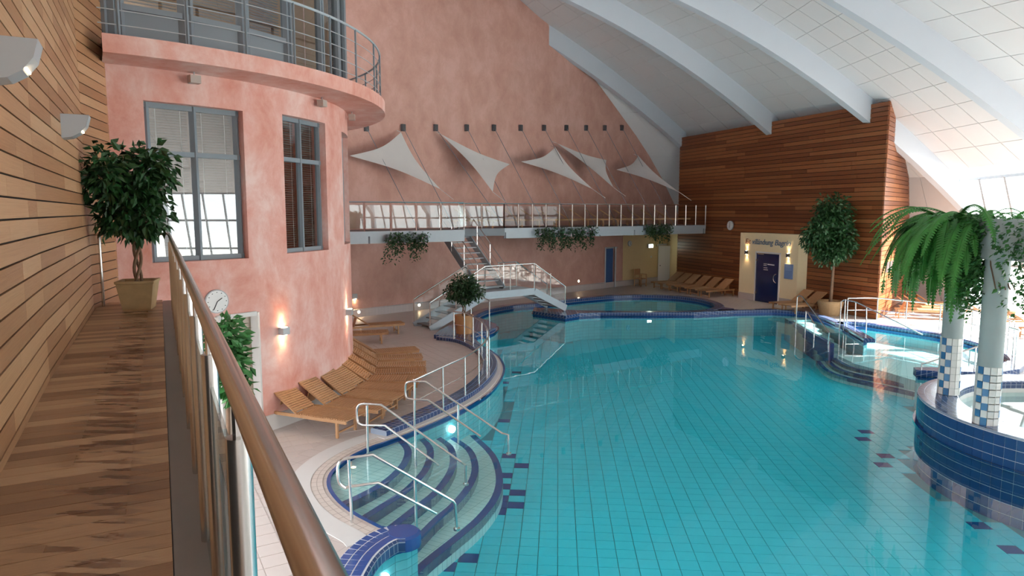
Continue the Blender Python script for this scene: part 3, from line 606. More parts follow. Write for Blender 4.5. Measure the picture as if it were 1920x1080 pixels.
for i in range(len(ph)-1):
    for j in range(len(zs)-1):
        if hole(i, j):
            for (di, dj, a, b) in ((-1, 0, (i, j), (i, j+1)), (1, 0, (i+1, j+1), (i+1, j)), (0, -1, (i+1, j), (i, j)), (0, 1, (i, j+1), (i+1, j+1))):
                if hole(i+di, j+dj) is False: m.f.append((vid(*a, 0), vid(*b, 0), vid(*b, 1), vid(*a, 1)))
        else:
            m.f.append((vid(i, j, 0), vid(i, j+1, 0), vid(i+1, j+1, 0), vid(i+1, j, 0))); m.f.append((vid(i, j, 1), vid(i+1, j, 1), vid(i+1, j+1, 1), vid(i, j+1, 1)))
m.build('tower_wall', M['pink'], tower, smooth=True)
sk = MB(); PHS = [-95+i*2.5 for i in range(52)]+[34.2]
for a, b in zip(PHS, PHS[1:]):
    q = [tp(a, 0, TR+.03), tp(b, 0, TR+.03), tp(b, .3, TR+.03), tp(a, .3, TR+.03), tp(a, .31, TR), tp(b, .31, TR)]
    sk.add(q, [(0, 3, 2, 1), (3, 4, 5, 2)])
sk.build('skirting', M['whiteband'], tower)
MB().lathe([(TR-1.6, 3.0), (TR-1.6, 6.4)], (*TC, 0), 40).build('room_back', M['interior'], tower)
MB().lathe([(TR-1.6, 3.05), (TR-.3, 3.05)], (*TC, 0), 40).build('room_floor', M['interior'], tower)
def flat_window(n, ph0, ph1, z0, z1, label, cols, bl, glassm='tintglass', raise_=0.0):
    A, B = tp(ph1, 0, TR-.17), tp(ph0, 0, TR-.17); w = thing('window_%d' % n, None, None, kind='structure', loc=(A.x, A.y, z0)); w['label'] = label
    d = (B-A); Lw = d.length; d.normalize(); nn = Vector((d.y, -d.x, 0)); fw = .085
    if nn.dot(A-Vector((*TC, 0))) < 0: nn = -nn
    P = lambda x, z, o=0: A+d*x+nn*o+Vector((0, 0, z))
    zt = z0+(z1-z0)*.69
    f = MB()
    for x in (fw/2, Lw-fw/2): f.beam(P(x, z0), P(x, z1), fw, .09)
    for z in (z0+fw/2, z1-fw/2): f.beam(P(0, z), P(Lw, z), .09, fw)
    f.build('frame', M['greyframe'], w)
    MB().beam(P(Lw/2, z0), P(Lw/2, z1), fw, .10).build('mullion', M['greyframe'], w)
    MB().beam(P(0, zt), P(Lw, zt), .10, fw).build('transom', M['greyframe'], w)
    for x0, x1 in ((fw, Lw/2-fw/2), (Lw/2+fw/2, Lw-fw)):
        for a, b in ((z0+fw, zt-fw/2), (zt+fw/2, z1-fw)):
            MB().add([P(x0, a), P(x1, a), P(x1, b), P(x0, b)], [(0, 1, 2, 3)]).build('pane', M[glassm], w)
        sl = MB(); z = z1-fw-.02
        while z > z0+fw:
            sl.beam(P(x0+.02, z, -.10), P(x1-.02, z, -.10), .035, .012 if z < zt-raise_ else .026); z -= .045
        sl.build('blind', M['blind'], w)
        tpn = MB()
        for x in (x0+(x1-x0)*.2, x0+(x1-x0)*.8): tpn.beam(P(x, z0+fw, -.07), P(x, z1-fw, -.07), .02, .004)
        tpn.build('blind_tape', M['tape'], w)
    return w
M['greyframe'] = plain('window_frame_grey', (.21, .25, .29), .45)
flat_window(1, 35.2, 52.8, 3.35, 6.0, 'wide grey framed four pane window with half drawn blinds on the pink tower', 2, 1, raise_=.5)
flat_window(2, 10.4, 25.7, 3.39, 6.05, 'narrower grey framed four pane window with closed blinds on the pink tower', 2, 1)
flat_window(3, -15.5, -.7, 3.45, 6.0, 'grey framed window seen edge on at the rounded side of the pink tower', 2, 1)
dr = thing('door_1', None, None, kind='structure', loc=tp(38.3, 0)); dr['label'] = 'tall beige door with white frame at the foot of the pink tower'
A, B = tp(42.5, 0, TR-.10), tp(34.2, 0, TR-.10); MB().beam(A+Vector((0, 0, 1.15)), B+Vector((0, 0, 1.15)), .05, 2.3).build('door_leaf', plain('beige_door', (.52, .44, .36), .5), dr)
f = MB()
for q in (tp(42.5, 0, TR+.0), tp(34.4, 0, TR+.0)): f.beam(q, q+Vector((0, 0, 2.34)), .08, .14)
f.beam(tp(42.5, 2.32, TR), tp(34.4, 2.32, TR), .14, .08); f.build('door_frame', M['whiteband'], dr)
# balcony slab
bal = thing('balcony', 'curved pink balcony slab round the upper storey of the tower', 'balcony', tp(20, 6.52))
m = MB().lathe([(TR+.002, 6.52), (6.3, 6.52), (6.3, 6.79), (TR+.002, 6.79), (TR+.002, 6.52)], (*TC, 0), 90, math.radians(-58.6), math.radians(110)); m.build('slab', M['pink'], bal, smooth=True)
R2 = 6.2; aR = [-59+i*2.2 for i in range(76)]
br = thing('balcony_railing', 'grey steel balcony railing with thin horizontal rods on the curved slab', 'railing', tp(20, 6.79, R2))
for z, r, nm in ((7.88, .024, 'handrail'), (7.62, .008, 'rod'), (7.39, .008, 'rod'), (7.16, .008, 'rod'), (6.95, .008, 'rod')):
    MB().tube([tp(-a, z, R2) for a in aR], r, 6).build(nm, M['lampgrey'] if nm == 'rod' else M['bluegrey'], br)
for a in (56.5, 47.7, 38.9, 29.9, 21, 12, 1, -9, -20, -31, -42, -53):
    MB().beam(tp(a, 6.79, R2), tp(a, 7.87, R2), .05, .03).build('post', M['greyframe'], br)
# upper storey glazing
up = thing('window_4', None, None, kind='structure', loc=tp(30, 6.79)); up['label'] = 'grey framed balcony glazing of the upper storey with panels and blinds'
facets = [(58.6, 56.2, 'p'), (56.2, 45.2, 'b'), (45.2, 34.4, 'b'), (34.4, 23.5, 'b'), (23.5, 11.5, 'c'), (11.5, 1.5, 'c'), (1.5, -6, 'd'), (-6, -20, 'd'), (-20, -34, 'b'), (-34, -48, 'b')]
for a, b, kind in facets:
    A, B = tp(a, 0), tp(b, 0); d = (B-A); L = d.length; d.normalize(); nn = Vector((-d.y, d.x, 0))
    if nn.dot(A-Vector((*TC, 0))) < 0: nn = -nn
    P = lambda x, z, o=0: A+d*x+nn*o+Vector((0, 0, z))
    f = MB()
    for x in (.05, L-.05): f.beam(P(x, 6.79), P(x, 10.2), .10, .12)
    lowz = 7.42 if kind == 'b' else 6.9
    f.beam(P(0, 6.85), P(L, 6.85), .12, .12); f.beam(P(0, lowz), P(L, lowz), .11, .09); f.beam(P(0, 9.6), P(L, 9.6), .11, .09)
    f.build('frame', M['greyframe'], up)
    if kind in 'bp': MB().beam(P(.08, 7.12, -.02), P(L-.08, 7.12, -.02), .05, .55).build('panel', M['greyframe'], up)
    MB().add([P(.1, lowz+.04), P(L-.1, lowz+.04), P(L-.1, 9.56), P(.1, 9.56)], [(0, 1, 2, 3)]).build('pane', M['tintglass'], up)
    if kind == 'b':
        s2 = MB(); z = 9.5
        while z > lowz+.08: s2.beam(P(.12, z, -.1), P(L-.12, z, -.1), .035, .014); z -= .05
        s2.build('blind', M['blind'], up)
    if kind in 'cd': MB().add([P(.05, 6.8, -.35), P(L-.05, 6.8, -.35), P(L-.05, 9.6, -.35), P(.05, 9.6, -.35)], [(0, 1, 2, 3)]).build('curtain', M['curtain'], up)
MB().lathe([(TR-1.3, 6.75), (TR-1.3, 10.3)], (*TC, 0), 30).build('room_back', plain('upper_room', (.42, .27, .15), .9), up)
MB().lathe([(0, 10.2), (TR+.1, 10.2), (TR+.1, 10.6), (0, 10.6)], (*TC, 0), 40).build('roof_slab', M['pink'], up)
# ---------------------------------------------------------------- gangway in front and timber wall on the left
wd = Vector((-.457, .889)); wn = Vector((.889, .457)); wo = Vector((-1.31, 2.5)); GZ = 2.8
gw = struct(MB().prism([wo-wd*4+wn*.13, wo+wd*9.35+wn*.13, wo+wd*9.55-wn*.9, wo-wd*4-wn*.9], GZ-.35, GZ-.03).build('floor_gangway', M['darkgrey']), 'timber boarded gangway along the left wall')
bu2 = MB().box((0, 0, 0), (1, 1, 1)).mesh('deck_board', M['deckwood']); s = -3.6
while s < 9.3:
    w_ = .138; c = wo+wd*(s+w_/2)-wn*.435
    link('board', bu2, gw, loc=(c.x, c.y, GZ-.014), rot=(0, 0, math.atan2(wn.y, wn.x)), scale=(.87, w_-.004, .028)); s += w_
gt = MB().beam((wo-wd*3.6+wn*.075).to_3d()+Vector((0, 0, GZ-.02)), (wo+wd*9.3+wn*.075).to_3d()+Vector((0, 0, GZ-.02)), .14, .03)
gt.build('edge_channel', M['gutter'], gw)
MB().beam((wo-wd*3.6+wn*.15).to_3d()+Vector((0, 0, GZ-.16)), (wo+wd*9.3+wn*.15).to_3d()+Vector((0, 0, GZ-.16)), .012, .34).build('edge_plate', M['steel'], gw)
PL = [Vector((-.53, -.55)), Vector((-3.87, 5.6)), Vector((-6.06, 9.81)), Vector((-6.43, 11.15))]
lw = MB()
for a, b in zip(PL, PL[1:]):
    d = (b-a).normalized(); n = Vector((-d.y, d.x)); lw.add([(*(a+n*.02), 2.3), (*(b+n*.02), 2.3), (*(b+n*.02), 13.5), (*(a+n*.02), 13.5)], [(0, 1, 2, 3)])
left = struct(lw.build('wall_left', M['blackback']), 'tall timber clad wall of horizontal boards on the left')
lu = unit('board', M['wallwood']); LP = .143; cntb = 0
far_rows = MB()
for r in range(int((11.6-2.72)/LP)):
    z = 2.72+LP*(r+.5)
    for si, (a, b) in enumerate(zip(PL, PL[1:])):
        L = (b-a).length; d = (b-a)/L; n = Vector((-d.y, d.x)); x = 0; cuts = [0]
        if si == 0: x = 2.2; cuts = [2.2]
        while x < L-.01:
            x += random.choice((1.3, 1.7, 2.1, 2.6)); cuts.append(min(x, L))
        if len(cuts) > 2 and cuts[-1]-cuts[-2] < .35: cuts.pop(-2)
        for c0, c1 in zip(cuts, cuts[1:]):
            c = a+d*(c0+c1)/2+n*.012
            link('board', lu, left, loc=(c.x, c.y, z), rot=(0, 0, math.atan2(d.y, d.x)), scale=(c1-c0-.003, .024, LP-.014))
# gangway railing
rl = thing('gangway_railing', 'brown steel handrail with paired posts and glass panels along the gangway', 'railing', (*(wo+wn*.136), GZ))
r0 = wo+wn*.136; RT = 3.87
hp = [r0-wd*2.3, r0+wd*8.55]; ec = r0+wd*8.75-wn*.12; el = wo+wd*8.95-wn*.86
MB().tube([(*hp[0], RT), (*hp[1], RT), (*(r0+wd*8.72-wn*.03), RT), (*(ec), RT), (*el, RT)], .0215, 14).build('handrail', M['bronze'], rl, smooth=True)
s = -1.45; k = 0
while s < 8.8:
    c = r0+wd*s
    p = MB(); p.tube([(*c, GZ-.28), (*c, RT-.10)], .024, 10); p.tube([(*c, RT-.10), (*c, RT-.02)], .011, 8)
    po = p.build('post', M['steel'], rl, smooth=True)
    for z in (GZ+.22, GZ+.80): MB().box((*(c+wn*.0+wd*.035), z), (.03, .03, .06), math.atan2(wd.y, wd.x)).build('clamp', M['steel'], po)
    for z in (GZ-.08, GZ-.2): MB().tube([(*(c+wn*.03), z), (*(c-wn*.05), z)], .009, 6).build('bolt', M['steel'], po)
    if s+.86 < 8.8:
        a, b = c+wd*.05+wn*.0, c+wd*.81
        MB().beam((*a, GZ+.45), (*b, GZ+.45), .01, .86).build('glass_panel', M['glass'], rl)
    s += .86
for c in (wo+wd*8.9-wn*.78, ):
    MB().tube([(*c, GZ), (*c, RT)], .022, 10).build('post', M['steel'], rl)
# ---------------------------------------------------------------- foliage helpers
def leaves(m, pts, size, rnd, droop=.4):
    """one folded leaf per (point, outward direction)"""
    for c, d in pts:
        d = Vector(d)+Vector((rnd.gauss(0, .5), rnd.gauss(0, .5), rnd.gauss(-droop, .4)))
        if d.length < .01: d = Vector((0, 0, -1))
        d.normalize(); sd_ = d.cross(Vector((rnd.gauss(0, 1), rnd.gauss(0, 1), rnd.gauss(1, .6))))
        if sd_.length < .01: sd_ = Vector((1, 0, 0))
        sd_.normalize(); L = size*rnd.uniform(.7, 1.25); w = L*.26; up = sd_.cross(d)*w*.35
        k = len(m.v); c = Vector(c)
        m.v += [tuple(c), tuple(c+d*L*.42+sd_*w+up), tuple(c+d*L), tuple(c+d*L*.42-sd_*w+up)]
        m.f += [(k, k+1, k+2), (k, k+2, k+3)]
def crown(blobs, n, size, seed, shell=.5, droop=.4):
    rnd = random.Random(seed); m = MB(); tot = sum(b[1][0]*b[1][1]*b[1][2] for b in blobs)
    for c, r in blobs:
        pts = []
        for _ in range(int(n*r[0]*r[1]*r[2]/tot)+1):
            v = Vector((rnd.gauss(0, 1), rnd.gauss(0, 1), rnd.gauss(0, 1))).normalized(); q = rnd.uniform(shell, 1)*rnd.uniform(.85, 1.1)
            pts.append((Vector(c)+Vector((v.x*r[0], v.y*r[1], v.z*r[2]))*q, v*.8))
        leaves(m, pts, size, rnd, droop)
    return m
def twigs(base, blobs, r, seed, per=5):
    rnd = random.Random(seed); m = MB(); base = Vector(base)
    for c, rr in blobs:
        c = Vector(c)
        for _ in range(per):
            e = c+Vector((rnd.uniform(-.7, .7)*rr[0], rnd.uniform(-.7, .7)*rr[1], rnd.uniform(-.5, .7)*rr[2])); mid = base.lerp(c, .5)+Vector((rnd.gauss(0, .05), rnd.gauss(0, .05), .05))
            m.tube([base, mid, e], [r, r*.6, r*.2], 5)
    return m
# ---------------------------------------------------------------- potted trees
pt = thing('potted_ficus', 'glossy dark green weeping fig with braided stems in a square tan pot on the gangway', 'potted plant', (-5.42, 9.84, GZ))
b = Vector((-5.42, 9.84, GZ)); m = MB()
for i in range(4):
    a0, a1 = PI/4+i*PI/2-.0, PI/4+(i+1)*PI/2; 
R4 = lambda r, z: [(b.x+r*math.cos(PI/4+.30+i*PI/2), b.y+r*math.sin(PI/4+.30+i*PI/2), b.z+z) for i in range(4)]
rows = [R4(.255, 0), R4(.335, .38), R4(.355, .385), R4(.355, .42), R4(.315, .42), R4(.30, .36)]
m.v = [p for r in rows for p in r]
for k in range(5): m.f += [(k*4+i, k*4+(i+1) % 4, k*4+4+(i+1) % 4, k*4+4+i) for i in range(4)]
m.f += [(3, 2, 1, 0)]; po_ = m.build('pot', M['terracotta'], pt)
MB().add(R4(.31, .37), [(0, 1, 2, 3)]).build('soil', M['soil'], po_)
for i in range(3):
    MB().tube([(b.x+.045*math.cos(t*5+i*2.1)+.03*t, b.y+.045*math.sin(t*5+i*2.1), b.z+.36+t*.72) for t in [k/12 for k in range(13)]], .022, 7).build('stem', M['bark'], pt, smooth=True)
BL = [((-5.52, 9.42, 4.72), (.35, .32, .42)), ((-5.18, 9.85, 4.80), (.40, .36, .45)), ((-5.42, 9.75, 4.45), (.52, .42, .42)), ((-5.58, 9.7, 4.12), (.33, .3, .3)), ((-5.2, 9.8, 4.12), (.34, .3, .3)), ((-5.42, 9.84, 3.95), (.25, .22, .22))]
twigs((-5.40, 9.84, 3.85), BL, .02, 3).build('branches', M['bark'], pt, kind='stuff')
crown(BL, 2100, .15, 1, .25, .7).build('foliage', M['leaf'], pt, kind='stuff')
# plant below the gangway, beside the tower door
p2 = thing('potted_rubber_plant', 'bushy green potted plant standing beside the beige tower door', 'potted plant', (-4.72, 11.0, 0))
MB().lathe([(0, 0), (.2, 0), (.26, .42), (.23, .42), (.21, .36), (0, .36)], (-4.72, 11.0, 0), 18).build('pot', M['terracotta'], p2, smooth=True)
MB().tube([(-4.72, 11, .34), (-4.70, 11.02, 1.0), (-4.74, 11, 1.9)], [.035, .03, .015], 7).build('stem', M['bark'], p2)
BL = [((-4.70, 11.0, 2.15), (.32, .3, .38)), ((-4.58, 10.95, 1.75), (.30, .3, .35)), ((-4.52, 10.95, 1.35), (.25, .25, .3)), ((-4.85, 11, 1.6), (.25, .25, .4))]
crown(BL, 750, .19, 5, .3, .5).build('foliage', M['ivy'], p2, kind='stuff')
# tree on the blue platform by the bridge
p3 = thing('potted_tree', 'round headed small tree in a wooden tub on the blue tiled platform by the bridge', 'potted plant', (-1.62, 22.75, .13))
m = MB().lathe([(0, 0), (.27, 0), (.32, .62), (.28, .62), (.26, .52), (0, .52)], (-1.62, 22.75, .13), 20); m.build('tub', M['basket'], p3, smooth=True)
for i in range(3): MB().tube([(-1.62+.05*math.cos(t*5+i*2.1), 22.75+.05*math.sin(t*5+i*2.1), .63+t*.75) for t in [k/10 for k in range(11)]], .022, 6).build('stem', M['bark'], p3)
BL = [((-1.60, 22.75, 1.75), (.50, .45, .42)), ((-1.95, 22.75, 1.5), (.38, .36, .30)), ((-1.25, 22.75, 1.48), (.38, .36, .30)), ((-1.6, 22.7, 1.3), (.35, .3, .25))]
crown(BL, 2200, .105, 6, .25, .3).build('foliage', M['leaf2'], p3, kind='stuff')
p4 = thing('potted_weeping_fig', 'tall weeping fig with dark drooping crown in a round pot before the timber wall', 'potted plant', (12.99, 27.61, 0))
MB().lathe([(0, 0), (.38, 0), (.5, .55), (.46, .6), (.42, .5), (0, .5)], (12.99, 27.61, 0), 22).build('pot', M['terracotta'], p4, smooth=True)
MB().tube([(12.99, 27.61, .5), (13.02, 27.61, 1.4), (13.04, 27.61, 2.4), (12.84, 27.61, 3.4)], [.07, .06, .05, .03], 8).build('trunk', M['bark'], p4, smooth=True)
BL = [((12.89, 27.61, 4.05), (.75, .7, .95)), ((12.24, 27.46, 3.2), (.70, .6, .65)), ((13.19, 27.46, 3.1), (.65, .6, .9)), ((12.74, 27.36, 2.55), (.7, .6, .55)), ((12.49, 27.46, 3.6), (.6, .5, .6))]
crown(BL, 5200, .17, 8, .25, .8).build('foliage', M['leaf'], p4, kind='stuff')
# ---------------------------------------------------------------- loungers
def make_lounger(label, group):
    t = thing('sun_lounger', label, 'sun lounger', (0, 0, 0), 0, group); W2 = .285; Z = .36; ba = math.radians(34); H0 = -.2
    for s in (-1, 1):
        MB().beam((-.92, s*W2, Z-.04), (1.0, s*W2, Z-.04), .03, .06).build('side_rail', M['teak'], t)
        for x in (-.86, .78): MB().beam((x, s*(W2-.01), 0), (x, s*(W2-.01), Z-.05), .045, .045).build('leg', M['teak'], t)
        MB().beam((H0, s*(W2-.035), Z), (H0-.80*math.cos(ba), s*(W2-.035), Z+.80*math.sin(ba)), .03, .035).build('back_rail', M['teak'], t)
    for x in (-.86, .78): MB().beam((x, -W2, .10), (x, W2, .10), .03, .03).build('stretcher', M['teak'], t)
    m = MB(); n = 22
    for i in range(n): x = H0+.03+(1.17)*i/(n-1); m.box((x, 0, Z), (.042, 2*W2, .018))
    m.box((H0+.6, 0, Z-.02), (1.2, .05, .02)); m.build('seat_slats', M['teak'], t)
    m = MB(); n = 15
    for i in range(n):
        l = .03+.76*i/(n-1); c = Vector((H0-l*math.cos(ba), 0, Z+.02+l*math.sin(ba)))
        m.beam(c+Vector((0, -W2, 0)), c+Vector((0, W2, 0)), .042, .018, up=(math.sin(ba), 0, math.cos(ba)))
    m.beam((H0, 0, Z+.005), (H0-.79*math.cos(ba), 0, Z+.005+.79*math.sin(ba)), .05, .02); m.build('back_slats', M['teak'], t)
    MB().beam((H0-.5*math.cos(ba), 0, Z+.5*math.sin(ba)), (-.72, 0, Z-.05), .3, .02).build('prop', M['teak'], t)
    return t
ROW = [((-2.96, 12.5), (-4.0, 12.95)), ((-2.54, 13.2), (-3.75, 13.59)), ((-2.37, 13.91), (-3.5, 14.29)), ((-2.27, 14.64), (-3.39, 14.88)), ((-2.14, 15.51), (-3.22, 15.51)), ((-2.13, 16.31), (-3.2, 16.15)), ((-2.23, 17.05), (-3.32, 16.92)), ((-2.45, 18.0), (-3.6, 17.75)), ((-2.72, 19.0), (-3.85, 18.55))]
ordn = ['foremost teak lounger of the row against the tower, next to the beige door', 'second teak lounger along the tower row, counted from the beige door', 'third teak lounger along the tower row, counted from the beige door', 'fourth teak lounger along the tower row, counted from the beige door', 'fifth teak lounger along the tower row, counted from the beige door', 'sixth teak lounger along the tower row, counted from the beige door', 'seventh teak lounger along the tower row, counted from the beige door', 'eighth teak lounger along the tower row, next to last before the open deck', 'last teak lounger of the tower row, farthest from the beige door']
proto = None
def put_lounger(x, y, z, ang, label, group):
    global proto
    if proto is None: proto = make_lounger(label, group); proto.location = (x, y, z); proto.rotation_euler = (0, 0, ang); return proto
    return dup(proto, (x, y, z), ang, label, group)
for (f, h), lb in zip(ROW, ordn):
    f, h = Vector(f), Vector(h); d = (f-h).normalized(); c = f-d*.98; a = math.atan2(d.y, d.x)
    put_lounger(c.x, c.y, .006, a, lb, 'teak loungers in a row along the pink tower')
put_lounger(-4.75, 23.2, 0, math.radians(25), 'teak lounger lying flat behind the tower by the pink wall, nearer the bridge', 'loungers behind the tower')
put_lounger(-5.0, 21.6, 0, math.radians(15), 'teak lounger tucked behind the rounded side of the tower, away from the bridge', 'loungers behind the tower')
fo = math.atan2(WN.y, WN.x)
for i, s in enumerate((1.1, 1.9, 2.7, 3.6, 4.5, 5.4)):
    c = WA+WD*s+WN*1.25
    put_lounger(c.x, c.y, 0, fo+.15, ['first', 'second', 'third', 'fourth', 'fifth', 'sixth'][i]+' shaded lounger from the yellow nook, in front of the timber wall', 'loungers in front of the timber wall')
for i, s in enumerate((10.45, 11.2)):
    c = WA+WD*s+WN*1.15
    put_lounger(c.x, c.y, 0, fo, ['dark lounger between the cream cabin and the tall fig', 'dark lounger half hidden behind the tall fig'][i]+' at the timber wall', 'loungers beside the tall fig')
so = math.atan2(SN.y, SN.x)
for i, s in enumerate((1.5, 2.45, 3.4, 4.35)):
    c = SA+SDv*s+SN*1.3
    put_lounger(c.x, c.y, 0, so+.35, ['first', 'second', 'third', 'fourth'][i]+' sunlit lounger from the corner of the timber block', 'sunlit loungers by the timber side wall')
put_lounger(18.6, 26.7, 0, so+.3, 'sunlit lounger standing beyond the two tiled columns', 'sunlit loungers near the skylight')
put_lounger(18.4, 24.2, 0, so+.5, 'sunlit lounger beyond the tiled columns, close to the round pool kerb', 'sunlit loungers near the skylight')
put_lounger(18.0, 22.4, 0, so+.6, 'sunlit lounger beside the round pool curved handrail', 'sunlit loungers near the skylight')
GA, GB = Vector((-.34, 29.4)), Vector((10.2, 36.2)); GD = (GB-GA).normalized(); GN = Vector((-GD.y, GD.x)); GL = (GB-GA).length; GF = 3.5
for i in range(12):
    c = GA+GD*(.9+i*.95)+GN*1.35
    put_lounger(c.x, c.y, GF, -.05, ['first', 'second', 'third', 'fourth', 'fifth', 'sixth', 'seventh', 'eighth', 'ninth', 'tenth', 'eleventh', 'twelfth'][i]+' brown lounger on the long gallery, counted from the stair recess', 'loungers on the gallery')
put_lounger(-1.6, 29.6, GF, -.05, 'brown lounger at the recessed corner of the gallery beside the stair', 'loungers on the gallery')
# ---------------------------------------------------------------- gallery
FA, FB = Vector((-9.0, 22.05)), Vector((-1.86, 26.65)); FD = (FB-FA).normalized()
g1 = thing('gallery_deck', 'grey steel gallery section with the stair, close to the tower', 'gallery', (*FB, GF))
bk = [onp(tof((-3.3, 29.8)), .02)[:2], onp(-5, .02)[:2]]
MB().prism([FA, FB, (-2.5, 28.2), (-3.3, 29.2), bk[1]], GF-.16, GF).build('slab', M['darkgrey'], g1)
MB().beam((*FA, GF-.09), (*FB, GF-.09), .1, .18).build('edge_beam', M['bluegrey'], g1)
MB().beam((*(FA), GF-.31), (*(FB), GF-.31), .06, .26).build('lower_beam', M['bluegrey'], g1)
for s in (2.3, 4.6, 6.9): c = FA+FD*s; MB().beam((*c, GF-.44), (*c, GF-.18), .09, .09).build('stiffener', M['greypaint'], g1)
g2 = thing('gallery_deck', 'long grey steel gallery section carrying the loungers along the pink wall', 'gallery', (*GA, GF))
MB().prism([(-2.3, 28.35), (-.34, 29.4), (10.2, 36.2), (9.45, 39.2), (9.3, 41.2), onp(4.2, .02)[:2]], GF-.16, GF).build('slab', M['darkgrey'], g2)
MB().beam((*GA, GF-.09), (*GB, GF-.09), .1, .18).build('edge_beam', M['bluegrey'], g2)
MB().beam((*GA, GF-.31), (*GB, GF-.31), .06, .26).build('lower_beam', M['bluegrey'], g2)
MB().beam((-2.3, 28.35, GF-.16), (-.34, 29.4, GF-.16), .08, .32).build('link_beam', M['greypaint'], g2)
for s in (0.05, 2.5, 5.0, 7.5, 10.0, 12.4): c = GA+GD*s; MB().beam((*c, GF-.44), (*c, GF-.18), .09, .09).build('stiffener', M['greypaint'], g2)
def glass_rail(name, label, A, B, z, n, h=1.05, gm='glass'):
    t = thing(name, label, 'railing', (*A, z)); L = (B-A).length; d = (B-A)/L
    MB().tube([(*A, z+h), (*B, z+h)], .025, 8).build('handrail', M['steel'], t)
    for i in range(n+1): c = A+d*L*i/n; MB().beam((*c, z), (*c, z+h-.02), .035, .035).build('post', M['steel'], t)
    for i in range(n): a, b2 = A+d*(L*i/n+.05), A+d*(L*(i+1)/n-.05); MB().beam((*a, z+.52), (*b2, z+.52), .01, .84).build('glass_panel', M[gm], t)
    return t
glass_rail('gallery_railing', 'glass gallery railing near the tower, reflecting daylight', FA+FD*.4, FB, GF, 8)
glass_rail('gallery_railing', 'short glass railing at the recess between the two gallery sections', Vector((-2.2, 28.4)), GA, GF, 2)
glass_rail('gallery_railing', 'long glass gallery railing in front of the brown loungers', GA, GB, GF, 17, gm='thinglass')
# hanging rods with brackets
for i, (bp, re) in enumerate(zip(BRK, RODEND)):
    t = thing('hanger_rod', ['first', 'second', 'third', 'fourth', 'fifth', 'sixth', 'seventh', 'eighth', 'ninth', 'tenth', 'eleventh', 'twelfth'][i]+' hanger rod and bracket on the pink wall, counted from the tower', 'rod', bp, 0, 'hanger rods of the gallery')
    p = Vector(bp)+Vector((PN.x, PN.y, 0))*.08
    MB().box(p, (.13, .16, .28), math.atan2(PN.y, PN.x)).build('bracket', M['darkgrey'], t)
    MB().tube([p+Vector((PN.x, PN.y, -1))*.06, (re[0], re[1], GF)], .013, 5).build('rod', M['greypaint'], t)
# sails
SL_ = ['broad white triangular sail beside the tower, the first of the five', 'white sail with its longest corner pointing down to the gallery recess', 'white triangular sail above the middle of the long gallery', 'narrow white sail tucked behind the middle one', 'white triangular sail whose tip reaches the timber wall']
for si, tri in enumerate(SAILS):
    A, B, C = [Vector(p) for p in tri]; N = 14; m = MB(); ctr = (A+B+C)/3; ids = {}
    nrm = (B-A).cross(C-A).normalized()
    for i in range(N+1):
        for j in range(N+1-i):
            u, v = i/N, j/N; w = 1-u-v; p = A*w+B*u+C*v
            pull = .42*(4*u*v*(1-w)+4*v*w*(1-u)+4*u*w*(1-v))/1.0      # hollow edges
            e = min(1, 3.0*(u*v*w)*9); p = p.lerp(ctr, .30*max(0, (4*u*v if w < .34 else 0), (4*v*w if u < .34 else 0), (4*u*w if v < .34 else 0))*(1-e*.9)*.75)
            p = p+nrm*.25*u*v*w*9
            ids[(i, j)] = len(m.v); m.v.append(tuple(p))
    for i in range(N):
        for j in range(N-i):
            m.f.append((ids[(i, j)], ids[(i+1, j)], ids[(i, j+1)]))
            if (i+1, j+1) in ids: m.f.append((ids[(i+1, j)], ids[(i+1, j+1)], ids[(i, j+1)]))
    t = thing('shade_sail', SL_[si], 'sail', tuple(ctr))
    m.build('cloth', M['offwhite'], t, smooth=True)
    low = min((A, B, C), key=lambda p: p.z); top = max((A, B, C), key=lambda p: p.z)
    MB().tube([low, low+Vector((.55, -.3, -.42))], .012, 5).build('rope', M['offwhite'], t); MB().tube([top, top-Vector((PN.x, PN.y, -.3))*.3], .012, 5).build('rope', M['offwhite'], t)
# hanging plants
def hanging(label, A, B, L, seed):
    A, B = Vector(A), Vector(B); t = thing('hanging_plant', label, 'hanging plant', tuple((A+B)/2), 0); rnd = random.Random(seed)
    MB().beam(A+Vector((0, 0, -.05)), B+Vector((0, 0, -.05)), .2, .22).build('trough', M['greypaint'], t)
    m = MB(); fl_ = MB(); n = int((B-A).length*34)
    for i in range(n):
        p = A.lerp(B, rnd.random())+Vector((rnd.gauss(.05, .1), rnd.gauss(-.10, .1), rnd.uniform(-.05, .16))); l = L*rnd.uniform(.35, 1.0)*rnd.choice((.6, .8, 1)); dx = Vector((rnd.gauss(0, .12), rnd.gauss(-.05, .1), 0)); pts = []
        for k in range(int(l/.035)): s = k*.035; pts.append((p+dx*s/l+Vector((rnd.gauss(0, .05), rnd.gauss(0, .05), -s)), Vector((rnd.gauss(0, 1), rnd.gauss(0, 1), -.3))))
        leaves(m, pts, .12, rnd, .5)
    fo_ = m.build('foliage', M['leaf2'], t, kind='stuff')
    for i in range(int((B-A).length*9)):
        p = A.lerp(B, rnd.random())+Vector((rnd.gauss(.1, .1), rnd.gauss(-.12, .06), rnd.uniform(-.3, .05))); fl_.box(p, (.05, .05, .05), rnd.random())
    fl_.build('flowers', M['flower'], fo_, kind='stuff')
hanging('trailing plant hanging from the gallery near the tower, left of the steel stair', (-4.55, 24.78, 3.32), (-3.25, 25.62, 3.32), 1.05, 11)
hanging('widest trailing plant hanging from the long gallery, above the bridge end', (1.15, 30.2, 3.4), (3.75, 31.9, 3.4), 1.15, 12)
hanging('trailing plant hanging from the far gallery end, above the exit sign', (6.5, 33.65, 3.45), (7.9, 34.55, 3.45), 1.0, 13)
